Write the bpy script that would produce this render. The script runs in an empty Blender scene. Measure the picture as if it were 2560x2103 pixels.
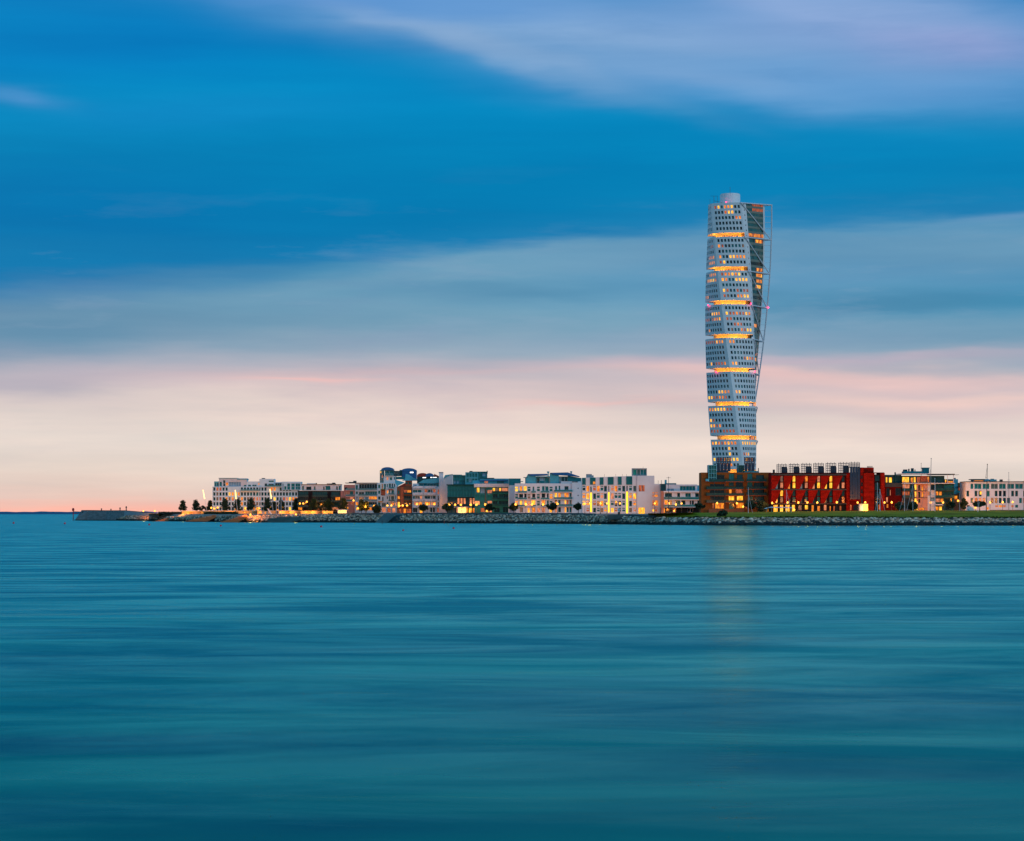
import bpy, math, random
from mathutils import Vector, noise as mnoise
random.seed(11)
sin, cos, pi, rad = math.sin, math.cos, math.pi, math.radians
S = bpy.context.scene
COL = S.collection
# ------------------------------------------------------------------ camera
FP, EYE, HOR, CXP = 6000.0, 4.4, 1285.0, 1280.0      # focal in photo px, eye height, horizon row, centre column
cam = bpy.data.objects.new('camera', bpy.data.cameras.new('camera')); COL.objects.link(cam)
cam.location = (0, 0, EYE); cam.rotation_euler = (pi/2, 0, 0)
cam.data.lens = 36*FP/2560; cam.data.sensor_width = 36; cam.data.sensor_fit = 'HORIZONTAL'
cam.data.shift_y = (HOR-1051.5)/2560
cam.data.clip_start = 1; cam.data.clip_end = 200000
S.camera = cam
S.cycles.sample_clamp_direct = 10; S.cycles.sample_clamp_indirect = 3
S.view_settings.view_transform = 'Standard'; S.view_settings.look = 'None'
S.view_settings.exposure = 0.0; S.view_settings.gamma = 1; S.view_settings.use_curve_mapping = False

def lin(c):
    r = []
    for v in c:
        v /= 255.0
        r.append(v/12.92 if v <= .04045 else ((v+.055)/1.055)**2.4)
    return tuple(r)

# ------------------------------------------------------------------ dusk sky
W = bpy.data.worlds.new('World'); S.world = W; W.use_nodes = True
nt = W.node_tree; nt.nodes.clear()
def N(t, **k):
    n = nt.nodes.new(t)
    for a, b in k.items(): setattr(n, a, b)
    return n
def inp(n, i, v):
    if isinstance(v, bpy.types.NodeSocket): nt.links.new(v, n.inputs[i])
    elif v is not None: n.inputs[i].default_value = v
def M(op, a, b=None, c=None, clamp=False):
    n = N('ShaderNodeMath', operation=op, use_clamp=clamp)
    inp(n, 0, a); inp(n, 1, b)
    if c is not None: inp(n, 2, c)
    return n.outputs[0]
def MIX(f, a, b, mode='MIX'):
    n = N('ShaderNodeMix', data_type='RGBA', blend_type=mode, clamp_factor=True)
    inp(n, 0, f)
    for i, v in ((6, a), (7, b)):
        if isinstance(v, bpy.types.NodeSocket): nt.links.new(v, n.inputs[i])
        else: n.inputs[i].default_value = (*v, 1)
    return n.outputs[2]
tc = N('ShaderNodeTexCoord'); sep = N('ShaderNodeSeparateXYZ')
nt.links.new(tc.outputs['Generated'], sep.inputs[0])
X_, Y_, Z_ = sep.outputs
def wnoise(sx, sz, detail, off=0.0, rough=.5):
    mp = N('ShaderNodeMapping'); mp.inputs['Scale'].default_value = (sx, sx, sz); mp.inputs['Location'].default_value = (off, off*.7, off*1.3)
    nt.links.new(tc.outputs['Generated'], mp.inputs[0])
    n = N('ShaderNodeTexNoise'); n.inputs['Scale'].default_value = 1; n.inputs['Detail'].default_value = detail; n.inputs['Roughness'].default_value = rough
    nt.links.new(mp.outputs[0], n.inputs['Vector'])
    return M('SUBTRACT', n.outputs['Fac'], .5)
hl = M('SQRT', M('ADD', M('MULTIPLY', X_, X_), M('MULTIPLY', Y_, Y_)))
el = M('ARCTAN2', Z_, hl); az = M('ARCTAN2', X_, Y_)
n1 = wnoise(9, 46, 4, 3.1); n2 = wnoise(9, 30, 3, 11.7); n3 = wnoise(26, 260, 4, 5.0); n4 = wnoise(5, 60, 5, 21.0, .55)
elw = M('ADD', M('ADD', el, M('MULTIPLY', n1, .016)), M('MULTIPLY', n3, .0030))
azw = M('ADD', az, M('MULTIPLY', n2, .10))
front = M('ADD', M('MULTIPLY', M('DIVIDE', Y_, hl), .5), .5)        # 1 towards the afterglow, 0 behind
elr = M('ADD', elw, M('MULTIPLY', M('MULTIPLY', M('MULTIPLY', az, front), .04), M('MULTIPLY', el, 18, clamp=True)))  # the bands tilt: lower on the left
ramp = N('ShaderNodeValToRGB'); ramp.color_ramp.interpolation = 'EASE'
stops = [(1290, (252,184,166)), (1270, (240,192,178)), (1250, (226,200,188)), (1200, (230,212,200)), (1120, (238,221,210)), (1040, (231,212,204)), (985, (216,196,196)),
         (935, (192,186,194)), (885, (162,176,190)), (800, (112,158,184)), (700, (52,142,182)), (600, (0,128,180)), (450, (0,132,184)),
         (330, (0,142,198)), (200, (0,142,202)), (90, (0,130,196)), (-60, (14,134,200)), (-500, (66,152,204)), (-2400, (58,144,190)), (-6000, (44,122,168))]
mx = 7300/6000
els = M('DIVIDE', elr, mx)
cr = ramp.color_ramp
for i, (py, c) in enumerate(stops):
    p = max(0, (1285-py)/6000/mx)
    e = cr.elements[i] if i < 2 else cr.elements.new(p)
    e.position = p; e.color = (*lin(c), 1)
nt.links.new(els, ramp.inputs[0])
col = ramp.outputs[0]
def brush(px, py, sx, sy, slope, c, op, warp=True, hard=1.0):
    """a bank of cloud at azimuth / elevation, soft ellipse warped by noise"""
    global col
    a0, e0 = (px-1280)/6000, (1285-py)/6000
    dx = M('SUBTRACT', azw if warp else az, a0)
    dy = M('SUBTRACT', M('SUBTRACT', elw, e0), M('MULTIPLY', dx, slope))
    qx = M('DIVIDE', dx, sx/6000); qy = M('DIVIDE', dy, sy/6000)
    q = M('ADD', M('MULTIPLY', qx, qx), M('MULTIPLY', qy, qy))
    g = M('MULTIPLY', M('EXPONENT', M('MULTIPLY', M('POWER', q, hard), -1)), op)
    col = MIX(g, col, lin(c))
brush(100, 540, 700, 130, .03, (0,106,172), .8)
brush(250, 150, 520, 80, .05, (0,112,188), .6)
brush(1500, 400, 1300, 120, .0, (0,136,190), .5)
brush(900, 600, 600, 60, .10, (0,116,172), .5)
brush(60, 700, 620, 80, .10, (20,114,172), .85)
brush(60, 850, 760, 70, .05, (78,134,168), .85)
brush(60, 960, 700, 40, .03, (168,166,184), .6)
brush(700, 790, 750, 60, .10, (112,154,180), .6)
brush(1250, 860, 900, 40, .02, (150,172,192), .5)
brush(1500, 790, 700, 55, .08, (128,166,186), .5)
brush(1000, 690, 700, 26, .13, (128,168,190), .55)
brush(1620, 640, 420, 30, .08, (132,172,200), .55)
brush(1250, 672, 620, 46, .11, (104,158,186), .5)
brush(2000, 690, 560, 90, .02, (104,158,196), .65)
brush(1300, 728, 300, 22, .0, (64,128,166), .6)
brush(2300, 760, 420, 34, .0, (66,128,164), .65)
brush(1900, 850, 500, 34, .0, (140,162,188), .5)
# lower edge of the big blue cloud deck, rising from left to right
line = M('ADD', M('MULTIPLY', M('MINIMUM', az, .085), .083), .1095)
up_ = M('SUBTRACT', M('ADD', elw, M('MULTIPLY', n3, .004)), line)
dk = M('MULTIPLY', M('MULTIPLY', up_, 170, clamp=True), M('EXPONENT', M('MULTIPLY', M('MAXIMUM', up_, 0.0), -16)))
lt = M('EXPONENT', M('MULTIPLY', M('POWER', M('DIVIDE', M('ADD', up_, .008), .0125), 2), -1))
fr_ = M('GREATER_THAN', Y_, 0)
col = MIX(M('MULTIPLY', M('MULTIPLY', lt, M('ADD', M('MULTIPLY', az, 1.6), .42, clamp=True)), fr_), col, lin((112,156,184)))
col = MIX(M('MULTIPLY', M('MULTIPLY', dk, .8), fr_), col, lin((0,122,178)))
brush(1450, 105, 700, 92, -.13, (140,176,216), .85, hard=1.25)
brush(2050, 235, 700, 58, -.05, (86,152,208), .7, hard=1.25)
brush(2250, 90, 640, 120, -.10, (146,172,216), .8)
brush(1150, 120, 420, 36, -.30, (152,180,214), .6, hard=1.2)
brush(1680, 205, 420, 34, -.12, (134,172,214), .55)
brush(2450, 150, 320, 50, -.10, (156,166,214), .6)
brush(2500, 566, 160, 12, .08, (120,160,200), .4)
brush(1900, 30, 260, 40, -.2, (150,176,220), .5)
brush(900, 20, 560, 40, -.05, (84,144,208), .7, hard=1.25)
brush(1500, -260, 1500, 170, .0, (120,164,212), .6)
brush(110, 268, 120, 24, -.10, (92,150,208), .6)
brush(480, 300, 360, 50, .05, (16,142,204), .5)
brush(2200, 950, 560, 34, -.01, (248,204,196), .75, False)
brush(1800, 930, 330, 16, -.02, (246,196,190), .5, False)
brush(2350, 1000, 560, 16, .0, (246,208,196), .6, False)
brush(1000, 938, 480, 12, .02, (226,184,184), .4, False)
brush(785, 960, 170, 7, .0, (246,190,184), .6, False)
brush(1480, 1008, 200, 6, .02, (246,194,186), .5, False)
brush(2050, 900, 700, 14, .02, (206,180,192), .6, False)
# fibrous streaks over everything
col = MIX(1.0, col, MIX(M('ADD', M('MULTIPLY', n4, 2.2), .5), (.84,.90,.94), (1.14,1.09,1.06)), 'MULTIPLY')
# feathered lilac wisps, mostly at middle height
n5 = wnoise(13, 85, 7, 41.0, .62)
wf = M('MULTIPLY', M('MULTIPLY', M('SUBTRACT', n5, .03), 4, clamp=True), M('EXPONENT', M('MULTIPLY', M('POWER', M('DIVIDE', M('SUBTRACT', el, .088), .028), 2), -1)))
col = MIX(M('MULTIPLY', wf, .4), col, lin((150,172,196)))
col = MIX(M('MULTIPLY', M('MULTIPLY', M('SUBTRACT', wnoise(10, 60, 6, 63.0, .6), .04), 4, clamp=True), .25), col, MIX(M('MULTIPLY', el, 9, clamp=True), lin((226,200,196)), lin((0,112,176))))
# away from the afterglow the low sky is plain lilac blue
back = MIX(M('MULTIPLY', el, 1.6, clamp=True), lin((146,192,206)), lin((58,142,190)))
col = MIX(M('POWER', front, .55), back, col)
# physical sky, a faint share of it
sky = N('ShaderNodeTexSky', sky_type='NISHITA'); sky.sun_disc = False
SUN_EL, SUN_ROT = rad(20), rad(130)
sky.sun_elevation = SUN_EL; sky.sun_rotation = SUN_ROT
bg = N('ShaderNodeBackground'); inp(bg, 'Color', col); bg.inputs['Strength'].default_value = 1.0
bg2 = N('ShaderNodeBackground'); nt.links.new(sky.outputs[0], bg2.inputs['Color']); bg2.inputs['Strength'].default_value = .0005
ad = N('ShaderNodeAddShader'); nt.links.new(bg.outputs[0], ad.inputs[0]); nt.links.new(bg2.outputs[0], ad.inputs[1])
wo = N('ShaderNodeOutputWorld'); nt.links.new(ad.outputs[0], wo.inputs[0])
# added soft fill sun from behind right, brightens tower and facades
sl = bpy.data.lights.new('sun', 'SUN'); sl.energy = .62; sl.angle = rad(30); sl.color = (.95, .96, 1)
so = bpy.data.objects.new('sun', sl); COL.objects.link(so)
_d = Vector((sin(SUN_ROT)*cos(SUN_EL), cos(SUN_ROT)*cos(SUN_EL), sin(SUN_EL)))
so.rotation_euler = _d.to_track_quat('Z', 'Y').to_euler()

# ------------------------------------------------------------------ materials
MATS = {}
def mat(name, c, rough=.7, spec=.3, metal=0, var=.15, scale=.6, emit=0, ecol=None, stretch=(1,1,1)):
    if name in MATS: return MATS[name]
    m = bpy.data.materials.new(name); m.use_nodes = True
    t = m.node_tree; b = t.nodes['Principled BSDF']
    b.inputs['Roughness'].default_value = rough; b.inputs['Metallic'].default_value = metal
    b.inputs['Specular IOR Level'].default_value = spec
    tcn = t.nodes.new('ShaderNodeTexCoord'); mp = t.nodes.new('ShaderNodeMapping'); mp.inputs['Scale'].default_value = stretch
    nn = t.nodes.new('ShaderNodeTexNoise'); nn.inputs['Scale'].default_value = scale; nn.inputs['Detail'].default_value = 5
    t.links.new(tcn.outputs['Object'], mp.inputs[0]); t.links.new(mp.outputs[0], nn.inputs['Vector'])
    r = t.nodes.new('ShaderNodeValToRGB')
    r.color_ramp.elements[0].position = .3; r.color_ramp.elements[1].position = .7
    r.color_ramp.elements[0].color = (*[x*(1-var) for x in c], 1); r.color_ramp.elements[1].color = (*[min(1, x*(1+var)) for x in c], 1)
    t.links.new(nn.outputs['Fac'], r.inputs[0]); t.links.new(r.outputs[0], b.inputs['Base Color'])
    if emit:
        b.inputs['Emission Color'].default_value = (*(ecol or c), 1); b.inputs['Emission Strength'].default_value = emit
        m.cycles.emission_sampling = 'NONE'
    MATS[name] = m
    return m
def litmat(name, lo, hi, strength):
    """a lit room behind a pane: patchy, different in every window"""
    m = bpy.data.materials.new(name); m.use_nodes = True
    t = m.node_tree; b = t.nodes['Principled BSDF']; b.inputs['Base Color'].default_value = (.05,.03,.02,1); b.inputs['Roughness'].default_value = .2
    tcn = t.nodes.new('ShaderNodeTexCoord'); oi = t.nodes.new('ShaderNodeObjectInfo')
    mp = t.nodes.new('ShaderNodeMapping'); mp.inputs['Scale'].default_value = (1.3, .2, .55)
    ml = t.nodes.new('ShaderNodeVectorMath'); ml.operation = 'ADD'
    sc = t.nodes.new('ShaderNodeMath'); sc.operation = 'MULTIPLY'; sc.inputs[1].default_value = 80
    t.links.new(oi.outputs['Random'], sc.inputs[0]); t.links.new(tcn.outputs['Object'], mp.inputs[0])
    t.links.new(mp.outputs[0], ml.inputs[0]); t.links.new(sc.outputs[0], ml.inputs[1])
    nn = t.nodes.new('ShaderNodeTexNoise'); nn.inputs['Scale'].default_value = 1.1; nn.inputs['Detail'].default_value = 2
    t.links.new(ml.outputs[0], nn.inputs['Vector'])
    r = t.nodes.new('ShaderNodeValToRGB'); r.color_ramp.elements[0].position = .34; r.color_ramp.elements[1].position = .66
    r.color_ramp.elements[0].color = (*lo, 1); r.color_ramp.elements[1].color = (*hi, 1)
    t.links.new(nn.outputs['Fac'], r.inputs[0]); t.links.new(r.outputs[0], b.inputs['Emission Color'])
    b.inputs['Emission Strength'].default_value = strength; m.cycles.emission_sampling = 'NONE'
    MATS[name] = m; return m
white = mat('white_render', (.74,.75,.78), .75, var=.06, scale=.25)
bluewhite = mat('blue_cast_white_render', (.56,.72,.80), .75, var=.06, scale=.25)  # white walls with the bluish cast of the light put into their colour
offwhite = mat('off_white_render', (.58,.60,.64), .75, var=.08)
tower_w = mat('tower_panel', (.72,.73,.76), .45, .4, var=.05, scale=.4)
greyw = mat('grey_render', (.30,.33,.36), .8)
teal = mat('teal_cladding', (.015,.17,.20), .6, .12, var=.25)
dteal = mat('dark_teal_cladding', (.008,.06,.075), .6, .12, var=.3)
pteal = mat('pale_teal_cladding', (.08,.37,.45), .6, .15, var=.15)
bluemetal = mat('blue_metal_roof', (.02,.12,.32), .35, .5, .3, var=.15)
cyanmetal = mat('pale_blue_metal_roof', (.06,.40,.58), .35, .5, .3, var=.1)
dark = mat('dark_brown_cladding', (.012,.012,.016), .8, .08, var=.3)
charcoal = mat('charcoal_metal', (.03,.035,.04), .5)
brown = mat('brown_brick', (.19,.075,.02), .9, .1, var=.15, scale=2, stretch=(1,1,3))
brown2 = mat('dull_brown_brick', (.16,.085,.05), .85, var=.15, scale=2, stretch=(1,1,3))
pinkbrick = mat('pink_brick', (.48,.22,.19), .85, var=.2, scale=2, stretch=(1,1,3))
red = mat('red_panel', (.21,.008,.004), .8, .05, var=.35, scale=.35, stretch=(1,1,2.5))
redd = mat('dark_red_panel', (.10,.004,.003), .8, .05, var=.2)
redroof = mat('red_roof', (.22,.03,.02), .6)
copper = mat('copper_panel', (.33,.08,.03), .5, .4, var=.2)
salmon = mat('salmon_render', (.55,.26,.18), .7, var=.1)
navy = mat('navy_solar_panel', (.010,.030,.075), .35, .4, var=.25, stretch=(2,1,.3))
steel = mat('white_painted_steel', (.66,.66,.72), .45, .5, var=.03)
dsteel = mat('dark_steel', (.03,.035,.04), .45, .5)
railg = mat('balcony_glass', (.02,.19,.20), .25, .2, var=.2)
raild = mat('dark_balcony_glass', (.008,.065,.07), .3, .15, var=.2)
conc = mat('concrete', (.20,.21,.22), .9, var=.3, scale=.35, stretch=(1,1,2.5))
dconc = mat('dark_concrete', (.06,.085,.09), .9, var=.3, scale=.35)
algae = mat('wet_algae_stone', (.006,.010,.010), .6, .4, var=.4)
wood = mat('deck_wood', (.60,.22,.09), .8, var=.25, scale=.8, stretch=(.2,3,3))
bark = mat('bark', (.06,.045,.035), .9)
leafm = mat('dark_leaf', (.028,.055,.028), .8, .2, var=.45, scale=.8)
leafm2 = mat('olive_leaf', (.055,.075,.022), .8, .2, var=.45, scale=.8)
paving = mat('paving', (.26,.22,.19), .9, var=.2, scale=.1)
land = mat('land', (.10,.10,.08), .95, var=.3, scale=.02)
rocks_m = [mat('pale_granite', (.78,.60,.47), .9, var=.3, scale=1.5), mat('pink_granite', (.66,.38,.26), .9, var=.3, scale=1.5),
           mat('tan_granite', (.42,.27,.17), .9, var=.3, scale=1.5), mat('grey_granite', (.22,.18,.14), .9, var=.3, scale=1.5),
           mat('dark_granite', (.05,.05,.05), .9, var=.3, scale=1.5), algae]
red_l = mat('red_lamp', (1,.02,.08), emit=7, ecol=(1,.02,.10))
lamp_m = mat('lamp_globe', (1,.6,.2), emit=2.4, ecol=(1,.38,.03))
whitelamp = mat('white_lamp', (1,1,1), emit=2.2, ecol=(1,.95,.9))
yellowlight = mat('yellow_light_panel', (1,.7,.05), emit=1.5, ecol=(1,.56,.02))
redplastic = mat('red_buoy_plastic', (.70,.02,.06), .4, .5)
whitecloth = mat('white_canvas', (.75,.70,.70), .8)
def glass(name, c, rough=.1, spec=.32):
    return mat(name, c, rough, spec, var=.35, scale=.35)
GL = {'d': glass('dark_glass', (.004,.050,.062)), 't': glass('teal_glass', (.008,.15,.16)), 'k': glass('black_glass', (.003,.008,.012)),
      'p': glass('pale_glass', (.16,.30,.42)), 'g': glass('green_glass', (.01,.25,.19)), 'n': glass('grey_green_glass', (.07,.12,.11)),
      'y': litmat('bright_lit_room', (1,.20,.005), (1,.66,.05), 1.35), 'o': litmat('lit_room', (.45,.06,.002), (1,.33,.015), 1.2),
      'r': litmat('dim_red_lit_room', (.09,.02,.015), (.55,.10,.02), 1.0), 'b': litmat('dim_curtained_room', (.02,.03,.03), (.20,.09,.05), 1.0),
      'w': litmat('salmon_lit_room', (.34,.10,.05), (.85,.26,.11), 1.0), 'Y': yellowlight, 'W': whitelamp, 's': salmon}

# ------------------------------------------------------------------ mesh helpers
class MB:
    def __init__(s): s.v, s.f, s.m, s.mats = [], [], [], []
    def mi(s, m):
        if m not in s.mats: s.mats.append(m)
        return s.mats.index(m)
    def face(s, pts, m):
        i = len(s.v); s.v += [tuple(p) for p in pts]; s.f.append(tuple(range(i, i+len(pts)))); s.m.append(s.mi(m))
    def hexa(s, a, b, m):
        """a: four lower points, b: the four above them (counterclockwise)"""
        i = len(s.v); s.v += [tuple(p) for p in a]+[tuple(p) for p in b]; k = s.mi(m)
        for q in ((3,2,1,0), (4,5,6,7), (0,1,5,4), (1,2,6,5), (2,3,7,6), (3,0,4,7)):
            s.f.append(tuple(i+j for j in q)); s.m.append(k)
    def box(s, x0, x1, y0, y1, z0, z1, m):
        if x1 < x0: x0, x1 = x1, x0
        if z1 < z0: z0, z1 = z1, z0
        s.hexa([(x0,y0,z0),(x1,y0,z0),(x1,y1,z0),(x0,y1,z0)], [(x0,y0,z1),(x1,y0,z1),(x1,y1,z1),(x0,y1,z1)], m)
    def prism(s, pts, y0, y1, m):
        """outline in x-z (clockwise as seen from the front is fine), extruded along y"""
        a = sum(pts[i][0]*pts[(i+1) % len(pts)][1]-pts[(i+1) % len(pts)][0]*pts[i][1] for i in range(len(pts)))
        if a < 0: pts = pts[::-1]
        s.face([(x, y0, z) for x, z in pts], m); s.face([(x, y1, z) for x, z in pts[::-1]], m)
        for i in range(len(pts)):
            (xa, za), (xb, zb) = pts[i], pts[(i+1) % len(pts)]
            s.face([(xa,y0,za),(xa,y1,za),(xb,y1,zb),(xb,y0,zb)], m)
    def tube(s, pts, r, m, n=6, r1=None):
        rings = []
        for k, p in enumerate(pts):
            p = Vector(p); a = Vector(pts[max(0, k-1)]); b = Vector(pts[min(len(pts)-1, k+1)])
            d = (b-a).normalized(); u = d.cross(Vector((0,1,0)) if abs(d.y) < .9 else Vector((1,0,0))).normalized(); w = d.cross(u)
            rr = r if r1 is None else r+(r1-r)*k/(len(pts)-1)
            rings.append([p+u*rr*cos(2*pi*j/n)+w*rr*sin(2*pi*j/n) for j in range(n)])
        i = len(s.v); k = s.mi(m)
        for g in rings: s.v += [tuple(q) for q in g]
        for a in range(len(rings)-1):
            for j in range(n):
                s.f.append((i+a*n+j, i+a*n+(j+1) % n, i+(a+1)*n+(j+1) % n, i+(a+1)*n+j)); s.m.append(k)
        s.f.append(tuple(i+j for j in range(n))[::-1]); s.m.append(k)
        s.f.append(tuple(i+(len(rings)-1)*n+j for j in range(n))); s.m.append(k)
    def lathe(s, c, prof, m, n=10):
        i = len(s.v); k = s.mi(m)
        for r, z in prof:
            for j in range(n): s.v.append((c[0]+r*cos(2*pi*j/n), c[1]+r*sin(2*pi*j/n), c[2]+z))
        for a in range(len(prof)-1):
            for j in range(n):
                s.f.append((i+a*n+j, i+a*n+(j+1) % n, i+(a+1)*n+(j+1) % n, i+(a+1)*n+j)); s.m.append(k)
        s.f.append(tuple(i+j for j in range(n))[::-1]); s.m.append(k)
        s.f.append(tuple(i+(len(prof)-1)*n+j for j in range(n))); s.m.append(k)
    def ball(s, c, r, m, n=10):
        s.lathe(c, [(r*sin(pi*k/6)+.001, -r*cos(pi*k/6)) for k in range(7)], m, n)
    def mesh(s, name, off=(0,0,0)):
        me = bpy.data.meshes.new(name)
        me.from_pydata([(x-off[0], y-off[1], z-off[2]) for x, y, z in s.v], [], s.f)
        for m in s.mats: me.materials.append(m)
        me.polygons.foreach_set('material_index', s.m); me.update()
        return me
    def build(s, name, parent=None, org=(0,0,0), smooth=False):
        """verts are world coordinates; org is the world place of the root"""
        me = s.mesh(name, org); o = bpy.data.objects.new(name, me); COL.objects.link(o)
        if smooth: me.polygons.foreach_set('use_smooth', [True]*len(me.polygons))
        if parent: o.parent = parent
        else: o.location = org
        return o
def tag(o, label=None, cat=None, group=None, kind=None):
    for k, v in (('label', label), ('category', cat), ('group', group), ('kind', kind)):
        if v: o[k] = v
    return o
def empty(name, loc, label, cat, group=None):
    o = bpy.data.objects.new(name, None); COL.objects.link(o); o.location = loc; o.empty_display_size = .5
    return tag(o, label, cat, group)
def interp(tab, x, k=1):
    if x <= tab[0][0]: return tab[0][k]
    for a, b in zip(tab, tab[1:]):
        if x <= b[0]: return a[k]+(b[k]-a[k])*(x-a[0])/(b[0]-a[0])
    return tab[-1][k]
def PX(px, d): return (px-CXP)*d/FP
def PZ(py, d): return EYE+(HOR-py)*d/FP
VIEW = {1: (160,1130,5.2825), 2: (500,1150,5.87), 3: (820,1150,5.87), 4: (1140,1150,5.87), 5: (1440,1150,5.87),
        6: (1740,1130,5.87), 7: (1880,1130,5.87), 8: (2200,1130,5.87)}

# ------------------------------------------------------------------ water
def water():
    m = bpy.data.materials.new('sea_water'); m.use_nodes = True; t = m.node_tree; b = t.nodes['Principled BSDF']; L = t.links.new
    tcn = t.nodes.new('ShaderNodeTexCoord')
    def nz(sx, sy, det, rough=.6, dist=0.0, off=0.0):
        mp = t.nodes.new('ShaderNodeMapping'); mp.inputs['Scale'].default_value = (sx, sy, 1); mp.inputs['Rotation'].default_value = (0, 0, rad(4)); mp.inputs['Location'].default_value = (off, off, 0)
        n = t.nodes.new('ShaderNodeTexNoise'); n.inputs['Scale'].default_value = 1; n.inputs['Detail'].default_value = det; n.inputs['Roughness'].default_value = rough; n.inputs['Distortion'].default_value = dist
        L(tcn.outputs['Object'], mp.inputs[0]); L(mp.outputs[0], n.inputs['Vector']); return n.outputs['Fac']
    def rmp(src, p0, p1, c0, c1):
        r = t.nodes.new('ShaderNodeValToRGB'); r.color_ramp.elements[0].position = p0; r.color_ramp.elements[1].position = p1
        r.color_ramp.elements[0].color = (*c0, 1); r.color_ramp.elements[1].color = (*c1, 1); L(src, r.inputs[0]); return r.outputs[0]
    big = nz(.05, .10, 4, .5, .3); streak = nz(.13, .30, 4, .5, .3, 40); fine = nz(1.6, 4.5, 4, .6, 0, 9); ruf = nz(.022, .05, 6, .62, .4, 77)
    c = rmp(big, .36, .66, (.000,.050,.075), (.000,.27,.17))
    t.nodes.remove(b)
    df = t.nodes.new('ShaderNodeBsdfDiffuse'); gl = t.nodes.new('ShaderNodeBsdfGlossy'); mx_ = t.nodes.new('ShaderNodeMixShader'); fr = t.nodes.new('ShaderNodeFresnel'); fr.inputs[0].default_value = 1.33
    L(c, df.inputs['Color']); refl_tint = nz(.07, .15, 8, .66, .5, 33); L(rmp(refl_tint, .40, .61, (.11,.56,.56), (.50,.98,.80)), gl.inputs['Color'])  # lighter and darker patches of reflection painted into the gloss colour
    md = t.nodes.new('ShaderNodeMath'); md.operation = 'MULTIPLY_ADD'; md.inputs[1].default_value = .8
    ruf2 = nz(.22, .5, 7, .66, .5, 15); L(ruf2, md.inputs[0]); L(ruf, md.inputs[2])
    L(rmp(md.outputs[0], .76, 1.06, (.13,)*3, (.25,)*3), gl.inputs['Roughness'])
    ml = t.nodes.new('ShaderNodeMath'); ml.operation = 'MULTIPLY_ADD'; ml.inputs[1].default_value = .10
    L(fine, ml.inputs[0]); L(streak, ml.inputs[2])
    bp = t.nodes.new('ShaderNodeBump'); bp.inputs['Strength'].default_value = 1; bp.inputs['Distance'].default_value = .085
    L(ml.outputs[0], bp.inputs['Height']); 
    # shading normals tilted to the front, so the reflections come from higher up
    va = t.nodes.new('ShaderNodeVectorMath'); va.operation = 'ADD'; va.inputs[1].default_value = (0, -.052, 0); L(bp.outputs[0], va.inputs[0])
    vn = t.nodes.new('ShaderNodeVectorMath'); vn.operation = 'NORMALIZE'; L(va.outputs[0], vn.inputs[0]); L(vn.outputs[0], gl.inputs['Normal'])
    pw_ = t.nodes.new('ShaderNodeMath'); pw_.operation = 'POWER'; pw_.inputs[1].default_value = 1.6; L(fr.outputs[0], pw_.inputs[0]); L(pw_.outputs[0], mx_.inputs[0]); L(df.outputs[0], mx_.inputs[1]); L(gl.outputs[0], mx_.inputs[2])
    L(mx_.outputs[0], t.nodes['Material Output'].inputs['Surface'])
    q = MB(); q.face([(-90000,-300,0),(90000,-300,0),(90000,120000,0),(-90000,120000,0)], m)
    o = q.build('water'); tag(o, 'smooth teal sea blurred by a long exposure', kind='structure')
water()
# far coast on the left horizon
q = MB()
hm = mat('far_hills', (.03,.14,.26), .9, var=.2, scale=.0005)  # blue of the distant haze is put into the hill colour
pts = []
for i in range(61):
    x = -8500+i*95; h = 22+26*mnoise.noise(Vector((i*.21, 3, 0)))+14*mnoise.noise(Vector((i*.9, 9, 0)))
    pts.append((x, max(2, h*(1 if i < 50 else max(0.05, (60-i)/10))+6)))
for (xa, za), (xb, zb) in zip(pts, pts[1:]):
    q.face([(xa,26000,-2),(xb,26000,-2),(xb,26400,zb),(xa,26400,za)], hm); q.face([(xa,26400,za),(xb,26400,zb),(xb,27500,-2),(xa,27500,-2)], hm)
tag(q.build('hills', smooth=True), 'thin line of far blue coast on the left horizon', kind='structure')

# ------------------------------------------------------------------ terrain
SH = [(372,1462,2.2), (395,1450,2.4), (470,1380,3.0), (540,1320,3.3), (620,1240,3.5), (860,1215,3.9), (1000,1173,4.0), (1180,1123,4.0), (1450,1056,3.9), (1560,1010,3.4), (1680,955,2.6), (1800,918,2.6), (2000,908,2.8), (2200,908,2.7), (2560,908,2.6), (2760,908,2.6)]
ZL = [(190,4.2), (400,4.6), (520,6.0), (820,5.8), (900,4.7), (1300,4.8), (1640,4.4), (1900,5.0), (2200,5.5), (3000,5.6)]
def dw(px): return interp(SH, px, 1)
def zt(px): return interp(SH, px, 2)
def zl(px): return interp(ZL, px)
st = [372+i*16 for i in range(150)]; st = sorted(st+[869.9, 870.1])
def sheet(name, prof, m, x0=0, x1=9999, kind='structure', label=None, noisy=0, cat=None):
    q = MB(); ss = [p for p in st if x0 <= p <= x1]
    rows = []
    for p in ss:
        r = []
        for j, (d, z) in enumerate(prof(p)):
            dz = noisy*mnoise.noise(Vector((p*.02, j*1.7, 0)))
            r.append((PX(p, d), d, z+dz))
        rows.append(r)
    n = len(rows[0]); q.v = [v for r in rows for v in r]; k = q.mi(m)
    for i in range(len(rows)-1):
        for j in range(n-1): q.f.append((i*n+j, (i+1)*n+j, (i+1)*n+j+1, i*n+j+1)); q.m.append(k)
    return tag(q.build(name, smooth=True), label, cat, kind=kind)
sheet('shore_bank', lambda p: [(dw(p)-4,-1.5), (dw(p)+.6,.0), (dw(p)+9, zt(p)-.3), (dw(p)+12, zt(p)-.2)], algae, label='dark wet bank under the boulders')
def wl(p): return interp([(455,1440),(560,1385),(860,1330)], p)
def backd(p): return wl(p)+.2 if p < 870 else max(dw(p)+44, 1000)
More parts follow.
